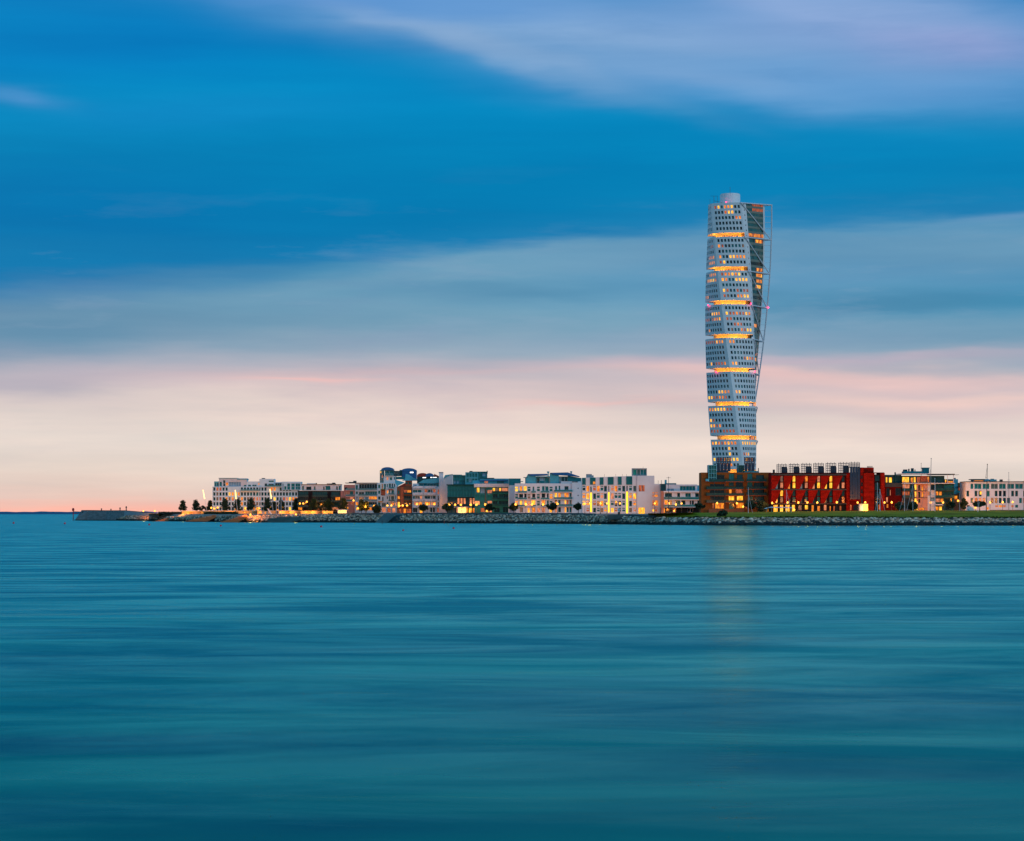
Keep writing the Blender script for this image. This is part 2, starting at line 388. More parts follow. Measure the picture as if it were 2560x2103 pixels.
sheet('promenade', lambda p: ([(dw(p)+12, zt(p)-.2), (dw(p)+26, 4.2), (wl(p)-.3, 4.45)] if p < 870 else [(dw(p)+12, zt(p)-.2), (dw(p)+26, max(zt(p), zl(p)-.6)), (max(dw(p)+44, 1000), zl(p)-.1)]), paving, x1=1640, label='pale paved seaside promenade')
sheet('ground', lambda p: [(backd(p), zl(p)-.1), (max(dw(p), 1000)+250, zl(p)+.3), (2400, zl(p)+.5)], land, label='flat city ground behind the buildings')
grass = mat('lawn_grass', (.23,.22,.010), .95, .1, var=.35, scale=.12)
sheet('lawn', lambda p: [(dw(p)+9.5, zt(p)-.25+.2*sin(p*.13)), (dw(p)+16, zt(p)+.5), (dw(p)+40, (zt(p)+zl(p))/2+.5), (978, zl(p)+.25), (1000, zl(p)-.05)], grass, x0=1612, noisy=.10, label='green grass bank rising behind the boulders')

def rock_mesh(r, seed):
    rnd = random.Random(seed); vs = []; t = (1+5**.5)/2
    for v in ((-1,t,0),(1,t,0),(-1,-t,0),(1,-t,0),(0,-1,t),(0,1,t),(0,-1,-t),(0,1,-t),(t,0,-1),(t,0,1),(-t,0,-1),(-t,0,1)):
        k = rnd.uniform(.6, 1.15)*.53*r; vs.append((v[0]*k*1.15, v[1]*k, v[2]*k*.72))
    f = [(0,11,5),(0,5,1),(0,1,7),(0,7,10),(0,10,11),(1,5,9),(5,11,4),(11,10,2),(10,7,6),(7,1,8),(3,9,4),(3,4,2),(3,2,6),(3,6,8),(3,8,9),(4,9,5),(2,4,11),(6,2,10),(8,6,7),(9,8,1)]
    return vs, f
def riprap():
    q = MB(); protos = [rock_mesh(1, k) for k in range(14)]; big = []
    for p in range(372, 2700, 1):
        n = 11 if p < 1640 else 8
        for j in range(n):
            pp = p+random.random(); s = random.random()
            if 962 < pp-((1-s)*-14) < 1008 and random.random() < .95: continue
            d = dw(pp)+.2+9.6*s; z = .05+(zt(pp)-.25)*min(1, s*1.06)+random.uniform(-.15,.2)
            r = random.choice((.24,.3,.38,.46,.56,.7))*(1.0 if pp < 1640 else 1.35)
            vs, f = random.choice(protos); a = random.uniform(0, 6.28); ca, sa = cos(a), sin(a); b = len(q.v)
            x0 = PX(pp, d)
            mi = 5 if z < .95+random.uniform(-.25,.3) else random.choices(range(5), (5,3.5,3.5,4,3 if z > 1.5 else 6))[0]
            if pp > 1640 and r > .74 and z > 1.0 and len(big) < 170 and random.random() < .32:
                big.append((x0, d-.2, z+.15, r*1.15, a, mi)); continue
            q.v += [(x0+r*(v[0]*ca-v[1]*sa), d+r*(v[0]*sa+v[1]*ca), z+r*v[2]) for v in vs]
            k = q.mi(rocks_m[mi]); q.f += [tuple(b+i for i in t) for t in f]; q.m += [k]*20
    tag(q.build('boulder_revetment'), 'bank of small mixed granite rocks sloping into the sea', 'rock bank', kind='stuff')
    cache = {}
    for i, (x, y, z, r, a, mi) in enumerate(big):
        key = (i % 6, mi)
        if key not in cache:
            vs, f = protos[key[0]]; b = MB(); b.v = list(vs); b.f = list(f); b.m = [b.mi(rocks_m[mi])]*20; cache[key] = b.mesh('boulder')
        o = bpy.data.objects.new('boulder', cache[key]); COL.objects.link(o); o.location = (x, y, z); o.scale = (r, r, r); o.rotation_euler = (0, 0, a)
        tag(o, 'larger rough granite boulder on the rock bank below the lawn', 'boulder', 'large boulders below the lawn')
riprap()

# tufts along the upper edge of the lawn's rocks
def tufts():
    q = MB(); tm = mat('long_grass', (.03,.035,.006), .9, .1, var=.4)
    for i in range(5200):
        p = random.uniform(1640, 2700)
        if mnoise.noise(Vector((p*.013, 0, 5))) < -.12 and random.random() < .8: continue
        d = dw(p)+random.uniform(9.2, 14); z = zt(p)-.15+(d-dw(p)-9.5)*.1; x = PX(p, d); h = random.uniform(.25,.8); w = random.uniform(.1,.3); dx = random.uniform(-.25,.25)
        q.face([(x-w,d,z),(x+w,d+random.uniform(-.2,.2),z),(x+dx,d,z+h)], tm)
    tag(q.build('long_grass'), 'fringe of long dark grass between lawn and boulders', 'grass', kind='stuff')
tufts()

# quay wall of pale and dark concrete, in runs
def quay(name, x0, x1, off, h, m, label, z0=-.6, t=.6):
    a = []; n = max(2, int((x1-x0)/18)+1)
    for i in range(n): p = x0+(x1-x0)*i/(n-1); a.append((p, dw(p)+off))
    org = (PX(a[0][0], a[0][1]), a[0][1], 0)
    r = empty(name, org, label, 'wall')
    for (pa, da), (pb, db) in zip(a, a[1:]):
        q = MB(); xa, xb = PX(pa, da), PX(pb, db)-.03; za, zb = zt(pa), zt(pb)
        q.hexa([(xa,da,za+z0),(xb,db,zb+z0),(xb,db+t,zb+z0),(xa,da+t,za+z0)], [(xa,da,za+h),(xb,db,zb+h),(xb,db+t,zb+h),(xa,da+t,za+h)], m)
        q.build('wall_panel', r, org)
    q = MB()
    for (pa, da), (pb, db) in zip(a, a[1:]):
        xa, xb = PX(pa, da), PX(pb, db); za, zb = zt(pa)+h+.003, zt(pb)+h+.003
        q.hexa([(xa,da-.08,za),(xb,db-.08,zb),(xb,db+t+.08,zb),(xa,da+t+.08,za)], [(xa,da-.08,za+.14),(xb,db-.08,zb+.14),(xb,db+t+.08,zb+.14),(xa,da+t+.08,za+.14)], m)
    q.build('coping', r, org)
qwm = mat('quay_stone', (.09,.13,.14), .85, var=.2, scale=.3)
quay('quay_wall', 820, 958, 10.6, .75, qwm, 'low dark quay wall left of the concrete slipway')
quay('quay_wall', 1012, 1490, 10.6, .75, qwm, 'long low dark quay wall from slipway to the yellow striped building')
quay('quay_wall', 1572, 1640, 9.6, .7, dconc, 'short black kerb wall in front of the blank white gable')
# block bastion (a larger concrete box projecting through the rocks)
q = MB(); d = dw(1550)+5
q.prism([(PX(1521,d),2.0),(PX(1521,d),PZ(1287,d)),(PX(1574,d),PZ(1287,d)),(PX(1582,d),2.0)], d, d+9, dconc)
tag(q.build('concrete_platform'), 'dark concrete viewing platform jutting from rocks below the yellow striped building', 'platform')
# slipway
def slip():
    d0, d1 = dw(960)-1.5, dw(1000)+13
    org = (PX(960,d0), d0, 0); r = empty('slipway', org, 'smooth dark concrete slipway sloping down between the rocks', 'slipway')
    q = MB(); a = [(PX(936,d0),d0,-.2),(PX(979,d0),d0,-.2),(PX(1012,d1),d1,4.75),(PX(962,d1),d1,4.75)]
    q.hexa([(x,y,z-1) for x,y,z in a], a, mat('slipway_concrete', (.06,.13,.15), .7, var=.2, scale=.4)); q.build('ramp', r, org)
    q = MB(); n = 14
    for i in range(n):
        t0, t1 = i/n, (i+1)/n
        xa, ya, za = PX(979,d0)+(PX(1012,d1)-PX(979,d0))*t0+.05, d0+(d1-d0)*t0, -.2+4.95*t1
        q.box(xa, xa+2.6, ya, ya+(d1-d0)/n, za-1.2, za, dconc)
    q.build('stair', r, org)
slip()
# dark concrete terraces V2 1000..1700
def terrace():
    ox, oy, s = VIEW[2]; d = dw(720)-1.0
    org = (PX(700,d), d, 0); r = empty('stepped_terrace', org, 'low dark concrete terrace stepping down to the water left of the quay', 'terrace')
    for k, (u0, u1, va, vb, off) in enumerate(((990,1560,855,915,0), (1110,1650,838,860,2), (1440,1700,815,838,5))):
        q = MB(); dd = d+off; f = lambda u: PX(ox+u/s, dd); g = lambda v: PZ(oy+v/s, dd)
        q.prism([(f(u0),-.5),(f(u0)+.5,g(va)),(f(u1),g(va)),(f(u1)-2.5,-.5)], dd, dd+6, mat('terrace_concrete', (.05,.10,.11), .85, var=.25, scale=.3)); q.build('terrace_step', r, org)
terrace()
# wooden decks of steps
def deck(vw, ub0, ub1, vb, ut, vt, label, d, n=9):
    ox, oy, s = VIEW[vw]; org = (PX(ox+ub0/s, d), d, 0); r = empty('wooden_deck', org, label, 'wooden steps', 'wooden sunbathing steps on the shore')
    for i in range(n):
        t = i/(n-1); dd = d+t*9; ua = ub0+(ut-ub0)*t*.86; ue = ub1+(ut-ub1)*min(1, t*1.6); v = vb+(vt-vb)*t
        x0, x1 = PX(ox+ua/s, dd), PX(ox+max(ue, ua+14)/s, dd); z = PZ(oy+v/s, dd)
        q = MB(); q.box(x0, x1, dd, dd+1.18, z-.28, z, wood); q.build('plank_step', r, org)
        if i % 2 == 0:
            q = MB(); q.box(x0+.2, x1-.2, dd+.15, dd+1.1, -.6, z-.285, dark); q.build('riser_support', r, org)
deck(1, 1200, 1470, 908, 1560, 835, 'leftmost of three broad wooden stairs down to the water, lamplit orange', 1425)
deck(1, 1600, 1900, 910, 2010, 832, 'middle broad wooden stair down to the water, lamplit orange', 1320)
deck(2, 300, 560, 905, 690, 808, 'right broad wooden stair to the water, below the white block', 1236)

# pier on the left
def pier():
    ox, oy, s = VIEW[1]
    org = (PX(200,1600), 1600, 0); r = empty('pier', org, 'long grey concrete harbour mole ending in open sea at the left', 'pier')
    pts = [(162,1608,905,775),(330,1602,908,775),(560,1590,910,778),(800,1560,912,778),(1000,1530,914,795),(1220,1500,915,822),(1420,1462,915,838)]
    W_ = []
    for u, d, vb, vt in pts: W_.append((PX(ox+u/s, d), d, PZ(oy+vt/s, d)))
    for i in range(len(W_)-1):
        (xa, ya, za), (xb, yb, zb) = W_[i], W_[i+1]
        sh = 3.4 if i == 0 else 0
        q = MB(); q.hexa([(xa-.5,ya-1.2,.55),(xb-.04,yb-1.2,.55),(xb-.04,yb+11,.55),(xa-.5 if i else xa-1.5,ya+11,.55)],
                         [(xa+sh,ya,za),(xb-.04,yb,zb),(xb-.04,yb+10,zb),(xa+sh,ya+10,za)], conc if i < 3 else greyw); q.build('wall_panel', r, org)
        q = MB(); q.hexa([(xa-1,ya-1.8,-1),(xb,yb-1.8,-1),(xb,yb+12,-1),(xa-1,ya+12,-1)], [(xa-.9,ya-1.6,.545),(xb,yb-1.6,.545),(xb,yb+12,.545),(xa-.9,ya+12,.545)], algae); q.build('footing', r, org)
        q = MB(); q.hexa([(xa+sh*1.02,ya-.2,za+.004),(xb,yb-.2,zb+.004),(xb,yb+.7,zb+.004),(xa+sh*1.02,ya+.7,za+.004)], [(xa+sh*1.02,ya-.2,za+.35),(xb,yb-.2,zb+.35),(xb,yb+.7,zb+.35),(xa+sh*1.02,ya+.7,za+.35)], dconc); q.build('coping', r, org)
    # opening near the head
    q = MB(); q.box(W_[0][0]+4.4, W_[0][0]+7.2, 1605.5, 1607.6, 3.2, 6.0, dark); q.build('recess_panel', r, org)
    # rocks against the pier
    q = MB(); protos = [rock_mesh(1, 40+k) for k in range(8)]
    for i in range(1500):
        u = random.uniform(700, 1420); t = random.random(); d = interp([(a[0],a[1]) for a in pts], u)-2-9*t
        hmax = interp([(700,.8),(830,3.6),(1100,3.2),(1420,2.4)], u); z = hmax*(1-t)*.9+.1
        rr = random.uniform(.45,.9); vs, f = random.choice(protos); b = len(q.v); x = PX(ox+u/s, d)
        q.v += [(x+rr*v[0], d+rr*v[1], z+rr*v[2]) for v in vs]; k = q.mi(rocks_m[5 if z < .9 else random.choice((0,1,2,3,3))]); q.f += [tuple(b+j for j in t_) for t_ in f]; q.m += [k]*20
    tag(q.build('mole_boulders'), 'grey rocks heaped against the foot of the concrete mole', 'rock bank', kind='stuff')
    for u, h, nm in ((495,1.6,'second'),(620,1.3,'third'),(740,2.2,'fourth'),(822,3.0,'tallest and rightmost')):
        d = interp([(a[0],a[1]) for a in pts], u)+1.5; x = PX(ox+u/s, d); q = MB(); z = PZ(oy+777/s, d)
        q.lathe((x,d,z), [(.32,0),(.32,h*.6),(.5,h*.62),(.5,h*.8),(.2,h)], charcoal, 8)
        tag(q.build('mooring_post', org=(x,d,z)), f'{nm} dark post from the left along the top of the mole', 'post', 'posts on the mole')
    # red beacon arm at the head
    d = 1612; x, z = PX(183,d), 0
    bc = empty('harbour_beacon', (x,d,0), 'red harbour beacon frame at the outer end of the mole', 'beacon')
    rp = mat('beacon_red', (.45,.03,.03), .5)
    q = MB(); q.tube([(x,d,-1),(x,d,6.4)], .28, rp); q.build('post', bc, (x,d,0))
    q = MB(); q.lathe((x,d,6.4), [(.7,0),(.8,.4),(.8,1.4),(.3,2.0)], rp, 10); q.build('lantern', bc, (x,d,0))
    q = MB(); q.tube([(x,d,6.0),(PX(196,d),d,5.9)], .13, rp); q.tube([(x,d,4.6),(PX(195,d),d,4.9)], .13, rp); q.build('railing', bc, (x,d,0))
pier()

# ------------------------------------------------------------------ twisting tower
def tower():
    YC = 1500.0; XC = PX(1833, YC); O = Vector((11.0, 12.0))
    C_, R_, L_, T_, B_ = map(Vector, ((0,0),(19,0),(-5.5,17.7),(30.4,14.6),(14.7,24.5)))
    axd = Vector((.906,.423))
    ZR = 156.65; PITCH = 20.95; top = 197.4
    def psi(z): return rad(10.0)*(ZR-z)/PITCH
    def W_(p, z):
        a = psi(z); d = p-O
        return Vector((XC+d.x*cos(a)-d.y*sin(a), YC+d.x*sin(a)+d.y*cos(a), z))
    def P(a, b, u, z, bul=0, inset=0, sc=1):
        t = (b-a); n = Vector((t.y, -t.x)).normalized()
        p = a+t*u+n*(bul*4*u*(1-u)-inset)
        return W_(O+(p-O)*sc, z)
    org = (XC, YC, 4.0)
    root = empty('twisting_tower', org, 'very tall white twisting tower of stacked blocks with an outer steel spine', 'tower')
    faceF = {'F1': (C_, R_, 1.5), 'F2': (L_, C_, 1.5), 'F5': (B_, L_, 1.5), 'F4': (T_, B_, 0)}
    p1 = [["rydooydd","dddoyydd","ddddddoo","dddddddd","dddddddd"], ["dddddddd","orddtttb","ddttdddd","otdyyooo","rydddddd"],
          ["rooyoydd","yottyyyy","ttdddddd","yrddrtrr","rbddooyy"], ["dddddddd","yrrorryo","rrdddddd","ddrordtt","dbttoryy"],
          ["oodddddd","dddddddd","ddttdddd","ddddryor","oydddddd"], ["dddttddd","ddddnnnn","tttddddd","oydtdddd","ddrrdddd"],
          ["bdddttdd","dddddddd","ddttdddd","dddddddd","rrdddddd"], ["yyyyyyyy","dddntttt","royddddd","yyrroddd","oodddddd"], ["dddddddd"]*5]
    p2 = [["dddddddd"]*5, ["dddddddd","ddddddrr","dddddddd","ddddoooo","ddddoooo"], ["ddddoooo","ddoyyyyo","dddddddd","dddddddd","oooddddd"],
          ["dddddddd","ddddyyyo","rrrdrooy","dddddddd","ddoddddd"], ["rrrrryoo","dddddddd","dddddddd","dddddddd","dbydrrro"],
          ["dddddddd","dddddddd","ddddtttt","ddddyyow","yyrroord"], ["ooyyyyrr","dddddddd","yrdddddd","yorodddd","rrrdrrrr"],
          ["oyoroyoo","ddnddydd","ddttnydd","yrryyyyy","ddooooddd"], ["dddddddd"]*5]
    zc = [177.4-PITCH*k for k in range(9)]
    wins = []
    for i in range(9):
        zt_ = top if i == 0 else zc[i-1]-1.2
        zb_ = zc[i]+1.3 if i < 8 else 4.0
        q = MB()
        for fn, (a, b, bul) in faceF.items():
            n0 = 8
            if fn in ('F1', 'F2'):
                pat = p1[i] if fn == 'F1' else p2[i]
                cu = [(.135 if fn == 'F1' else .075)+.111*k for k in range(8)]
                us = sorted([0, 1]+[c-.033 for c in cu]+[c+.033 for c in cu])
                rows = [zt_-(2.6 if i == 0 else 2.25)-3.37*j for j in range(5)]
                zs = sorted([zb_, zt_]+[r+s_ for r in rows for s_ in (-.92,.92)])
                for ui in range(len(us)-1):
                    for zi in range(len(zs)-1):
                        u0, u1, z0, z1 = us[ui], us[ui+1], zs[zi], zs[zi+1]
                        if ui % 2 == 1 and zi % 2 == 1:
                            j = 4-(zi-1)//2; ch = pat[j][(ui-1)//2]; ins = .35; ch = random.choice('dddddkkt') if ch == 'd' else ch
                            o4 = [P(a,b,u0,z0,bul), P(a,b,u1,z0,bul), P(a,b,u1,z1,bul), P(a,b,u0,z1,bul)]
                            i4 = [P(a,b,u0,z0,bul,ins), P(a,b,u1,z0,bul,ins), P(a,b,u1,z1,bul,ins), P(a,b,u0,z1,bul,ins)]
                            for e in range(4): q.face([o4[e], o4[(e+1) % 4], i4[(e+1) % 4], i4[e]], tower_w)
                            k4 = [P(a,b,u0,z0,bul,ins+.08), P(a,b,u1,z0,bul,ins+.08), P(a,b,u1,z1,bul,ins+.08), P(a,b,u0,z1,bul,ins+.08)]
                            wins.append((abs(o4[1].x-o4[0].x), i4, k4, ch))
                        else: q.face([P(a,b,u0,z0,bul), P(a,b,u1,z0,bul), P(a,b,u1,z1,bul), P(a,b,u0,z1,bul)], tower_w)
            else:
                for ui in range(n0):
                    for zi in range(6):
                        u0, u1 = ui/n0, (ui+1)/n0; z0 = zb_+(zt_-zb_)*zi/6; z1 = zb_+(zt_-zb_)*(zi+1)/6
                        q.face([P(a,b,u0,z0,bul), P(a,b,u1,z0,bul), P(a,b,u1,z1,bul), P(a,b,u0,z1,bul)], tower_w)
        q.build('block_wall', root, org)
        for z, up in ((zt_, 1), (zb_, 0)):
            ring = []
            for a, b, bul in ((L_,C_,1.5), (C_,R_,1.5), (R_,T_,0), (T_,B_,0), (B_,L_,1.5)):
                ring += [P(a,b,k/8,z,bul,-.0 if a is not R_ else .02) for k in range(8)]
            q = MB(); q.face(ring if up else ring[::-1], tower_w)
            q.build('roof_slab' if up else 'soffit', root, org)
        # the glazed wedge on the right: pale strip with small holes, then ribbon windows floor by floor
        q = MB(); q2 = MB(); z1_ = top if i == 0 else zc[i-1]+1.3
        for j in range(6):
            za, zb = zb_+(z1_-zb_)*j/6, zb_+(z1_-zb_)*(j+1)/6; zm = (za+zb)/2
            us = [0,.095,.125,.2]; zz = [za, zm-.45, zm+.45, zb]
            for ui in range(3):
                for zi in range(3):
                    pt = [P(R_,T_,us[ui],zz[zi]), P(R_,T_,us[ui+1],zz[zi]), P(R_,T_,us[ui+1],zz[zi+1]), P(R_,T_,us[ui],zz[zi+1])]
                    if ui == 1 and zi == 1:
                        pt = [P(R_,T_,us[ui],zz[zi],0,.3), P(R_,T_,us[ui+1],zz[zi],0,.3), P(R_,T_,us[ui+1],zz[zi+1],0,.3), P(R_,T_,us[ui],zz[zi+1],0,.3)]
                        q.face(pt, GL['k'])
                    else: q.face(pt, tower_w)
            q2.face([P(R_,T_,.925,za,0,-.12), P(R_,T_,1,za,0,-.1), P(R_,T_,1,zb,0,-.1), P(R_,T_,.925,zb,0,-.12)], tower_w)
        q.build('corner_strip', root, org); q2.build('edge_strip', root, org)
        spand = mat('olive_spandrel', (.19,.22,.19), .6, var=.1)
        for j in range(6):
            za, zb = zb_+(z1_-zb_)*j/6, zb_+(z1_-zb_)*(j+1)/6; zm = za+(zb-za)*.42
            q = MB(); q.face([P(R_,T_,.2,za,0,-.06), P(R_,T_,.965,za,0,-.06), P(R_,T_,.965,zm,0,-.06), P(R_,T_,.2,zm,0,-.06)], spand)
            q.face([P(R_,T_,.2,zm,0,-.06), P(R_,T_,.965,zm,0,-.06), P(R_,T_,.965,zm,0,.12), P(R_,T_,.2,zm,0,.12)], spand)
            q.build('spandrel', root, org)
            q = MB(); lit = random.random(); st_ = random.randint(0, 5)
            for k in range(12):
                u0, u1 = .2+.765*k/12, .2+.765*(k+1)/12
                if i == 0: c = 'r' if j in (4, 5) and k > 3 else 't'
                elif j == 0 and i < 5: c = 'k'
                elif (i == 1 and j == 5) or (lit < .45 and st_ <= k < st_+6): c = random.choice('yooor')
                else: c = random.choice('tttd')
                q.face([P(R_,T_,u0,zm,0,.1), P(R_,T_,u1,zm,0,.1), P(R_,T_,u1,zb,0,.1), P(R_,T_,u0,zb,0,.1)], GL[c])
                q.face([P(R_,T_,u1-.009,zm,0,-.05), P(R_,T_,u1+.003,zm,0,-.05), P(R_,T_,u1+.003,zb,0,-.05), P(R_,T_,u1-.009,zb,0,-.05)], spand)
            q.build('ribbon_window', root, org)
        # recessed glowing waist between the blocks
        if i < 8:
            q = MB(); za, zb = zc[i]-1.2, zc[i]+1.3
            wm = mat('waist_wall', (.75,.60,.30), .6, var=.1)
            for a, b in ((L_,C_),(C_,R_),(R_,T_),(T_,B_),(B_,L_)):
                for k in range(6): q.face([P(a,b,k/6,za,.3,0,.70), P(a,b,(k+1)/6,za,.3,0,.70), P(a,b,(k+1)/6,zb,.3,0,.70), P(a,b,k/6,zb,.3,0,.70)], wm)
            q.build('waist_wall', root, org)
            if i < 2:
                q = MB()
                for k in range(10):
                    u = .12+.078*k; q.face([P(C_,R_,u,za+.3,.3,-.06,.70), P(C_,R_,u+.045,za+.3,.3,-.06,.70), P(C_,R_,u+.045,za+1.5,.3,-.06,.70), P(C_,R_,u,za+1.5,.3,-.06,.70)], GL['r'])
                q.build('waist_window', root, org)
            for (a, b), uu in (((C_,R_), (.12,.4,.68,.93)), ((L_,C_), (.3,.6,.86))):
                for u in uu:
                    if i in (3,4,5) and a is C_ and u > .5: pw = 330
                    else: pw = 190
                    l = bpy.data.lights.new('waist_floodlight', 'POINT'); l.energy = pw*TLP*random.uniform(.45,1.5); l.color = (1,.34,.001); l.shadow_soft_size = .25
                    lo = bpy.data.objects.new('waist_floodlight', l); COL.objects.link(lo); lo.parent = root
                    lo.location = P(a,b,u,za+.5,.3,-1.3,.74)-Vector(org)
    wins.sort(key=lambda w: -w[0])
    rest = MB()
    for k, (w, i4, k4, ch) in enumerate(wins):
        if k < 296:
            c = sum(i4, Vector())/4; q = MB(); q.hexa([i4[0],i4[1],k4[1],k4[0]], [i4[3],i4[2],k4[2],k4[3]], GL.get(ch, GL['d']))
            me = q.mesh('window', c); o = bpy.data.objects.new('window', me); COL.objects.link(o); o.parent = root; o.location = c-Vector(org)
        else: rest.hexa([i4[0],i4[1],k4[1],k4[0]], [i4[3],i4[2],k4[2],k4[3]], GL.get(ch, GL['d']))
    tag(rest.build('window_rows', root, org), kind='stuff')
    # roof: round core, aerials
    q = MB(); cx, cy = PX(1826,1500), 1502; q.lathe((cx,cy,top), [(6.3,0),(6.3,6.6),(6.0,6.6),(6.0,7.1)], tower_w, 32); q.build('roof_drum', root, org)
    q = MB(); q.tube([(cx,cy,top+7),(cx,cy,top+11.5)], .12, dsteel, 5); q.build('aerial', root, org)
    q = MB(); ax = PX(1785,1492)
    q.tube([(ax,1492,top),(ax,1492,top+4.6)], .13, dsteel, 5); q.tube([(ax-2.2,1492,top+4.6),(ax+2.2,1492,top+4.6)], .08, dsteel, 5); q.tube([(ax+2.2,1492,top),(ax+2.2,1492,top+4.6)], .08, dsteel, 5); q.tube([(ax-2.5,1492,top),(ax-2.5,1492,top+2.8)], .08, dsteel, 5)
    q.tube([(ax,1492,top+1.6),(ax+5,1492,top+.6)], .1, dsteel, 5); q.build('aerial_frame', root, org)
    # exoskeleton
    def Sp(z): return W_(T_+axd*4.5, z)
    q = MB(); q.tube([Sp(22+(top-22)*k/60) for k in range(61)], .42, steel, 8); q.build('spine', root, org)
    for i in range(9):
        z = top-.4 if i == 0 else zc[i-1]-1.6
        zn = zc[i]-1.9 if i < 8 else 10
        q = MB(); q.tube([W_(R_+Vector((-.2,-.6)), z), Sp(z)], .38, steel, 6); q.build('strut', root, org)
        q = MB(); q.tube([W_(B_+Vector((0,.6)), z), Sp(z)], .38, steel, 6); q.build('strut', root, org)
        q = MB(); q.tube([W_(R_+Vector((.5,-.6)), z-.3), Sp(zn)], .34, steel, 6); q.build('brace', root, org)
        for j in range(1, 6):
            zz = z+(zn-z)*j/6; q = MB(); q.tube([W_(T_, zz), Sp(zz)], .11, steel, 5); q.build('rung', root, org)
    for p, z in ((Vector((XC-5.1,YC-8,0)), top+.9), (P(C_,R_,.99,zc[2],1.5,-.6), zc[2]-.6), (P(L_,C_,.35,zc[2],1.5,-.6), zc[2]-1.0), (Sp(zc[2]-1.5)+Vector((.7,0,0)), zc[2]-1.4),
                 (P(L_,C_,.5,zc[4],1.5,-.6), zc[4]-1.0), (P(C_,R_,.97,zc[4],1.5,-.6), zc[4]-.6)):
        q = MB(); q.ball((p.x, p.y, z), .42, red_l, 10); q.build('warning_light', root, org)
        l = bpy.data.lights.new('warning_glow', 'POINT'); l.energy = 70; l.color = (1,.02,.12); l.shadow_soft_size = .5
        lo = bpy.data.objects.new('warning_glow', l); COL.objects.link(lo); lo.parent = root; lo.location = Vector((p.x-org[0], p.y-1.3-org[1], z-org[2]))
TLP = 1.5
tower()

# ------------------------------------------------------------------ waterfront buildings
wcache = {}
def window_meshes(w, h, fm, key):
    k = (round(w*8), round(h*8), key, fm.name)
    if k not in wcache:
        f = MB(); t = .09; hw, hh = w/2, h/2
        f.box(-hw, hw, 0, .1, -hh, -hh+t, fm); f.box(-hw, hw, 0, .1, hh-t, hh, fm)
        f.box(-hw, -hw+t, .002, .098, -hh+t, hh-t, fm); f.box(hw-t, hw, .002, .098, -hh+t, hh-t, fm)
        n = max(0, int(round(w/1.5))-1)
        for i in range(n):
            x = -hw+w*(i+1)/(n+1); f.box(x-.04, x+.04, .004, .096, -hh+t, hh-t, fm)
        if h > 3.6: f.box(-hw+t, hw-t, .004, .09, -.05, .05, fm)
        p = MB(); p.box(-hw+.03, hw-.03, .05, .11, -hh+.03, hh-.03, GL[key])
        wcache[k] = (f.mesh('window'), p.mesh('pane'))
    return wcache[k]
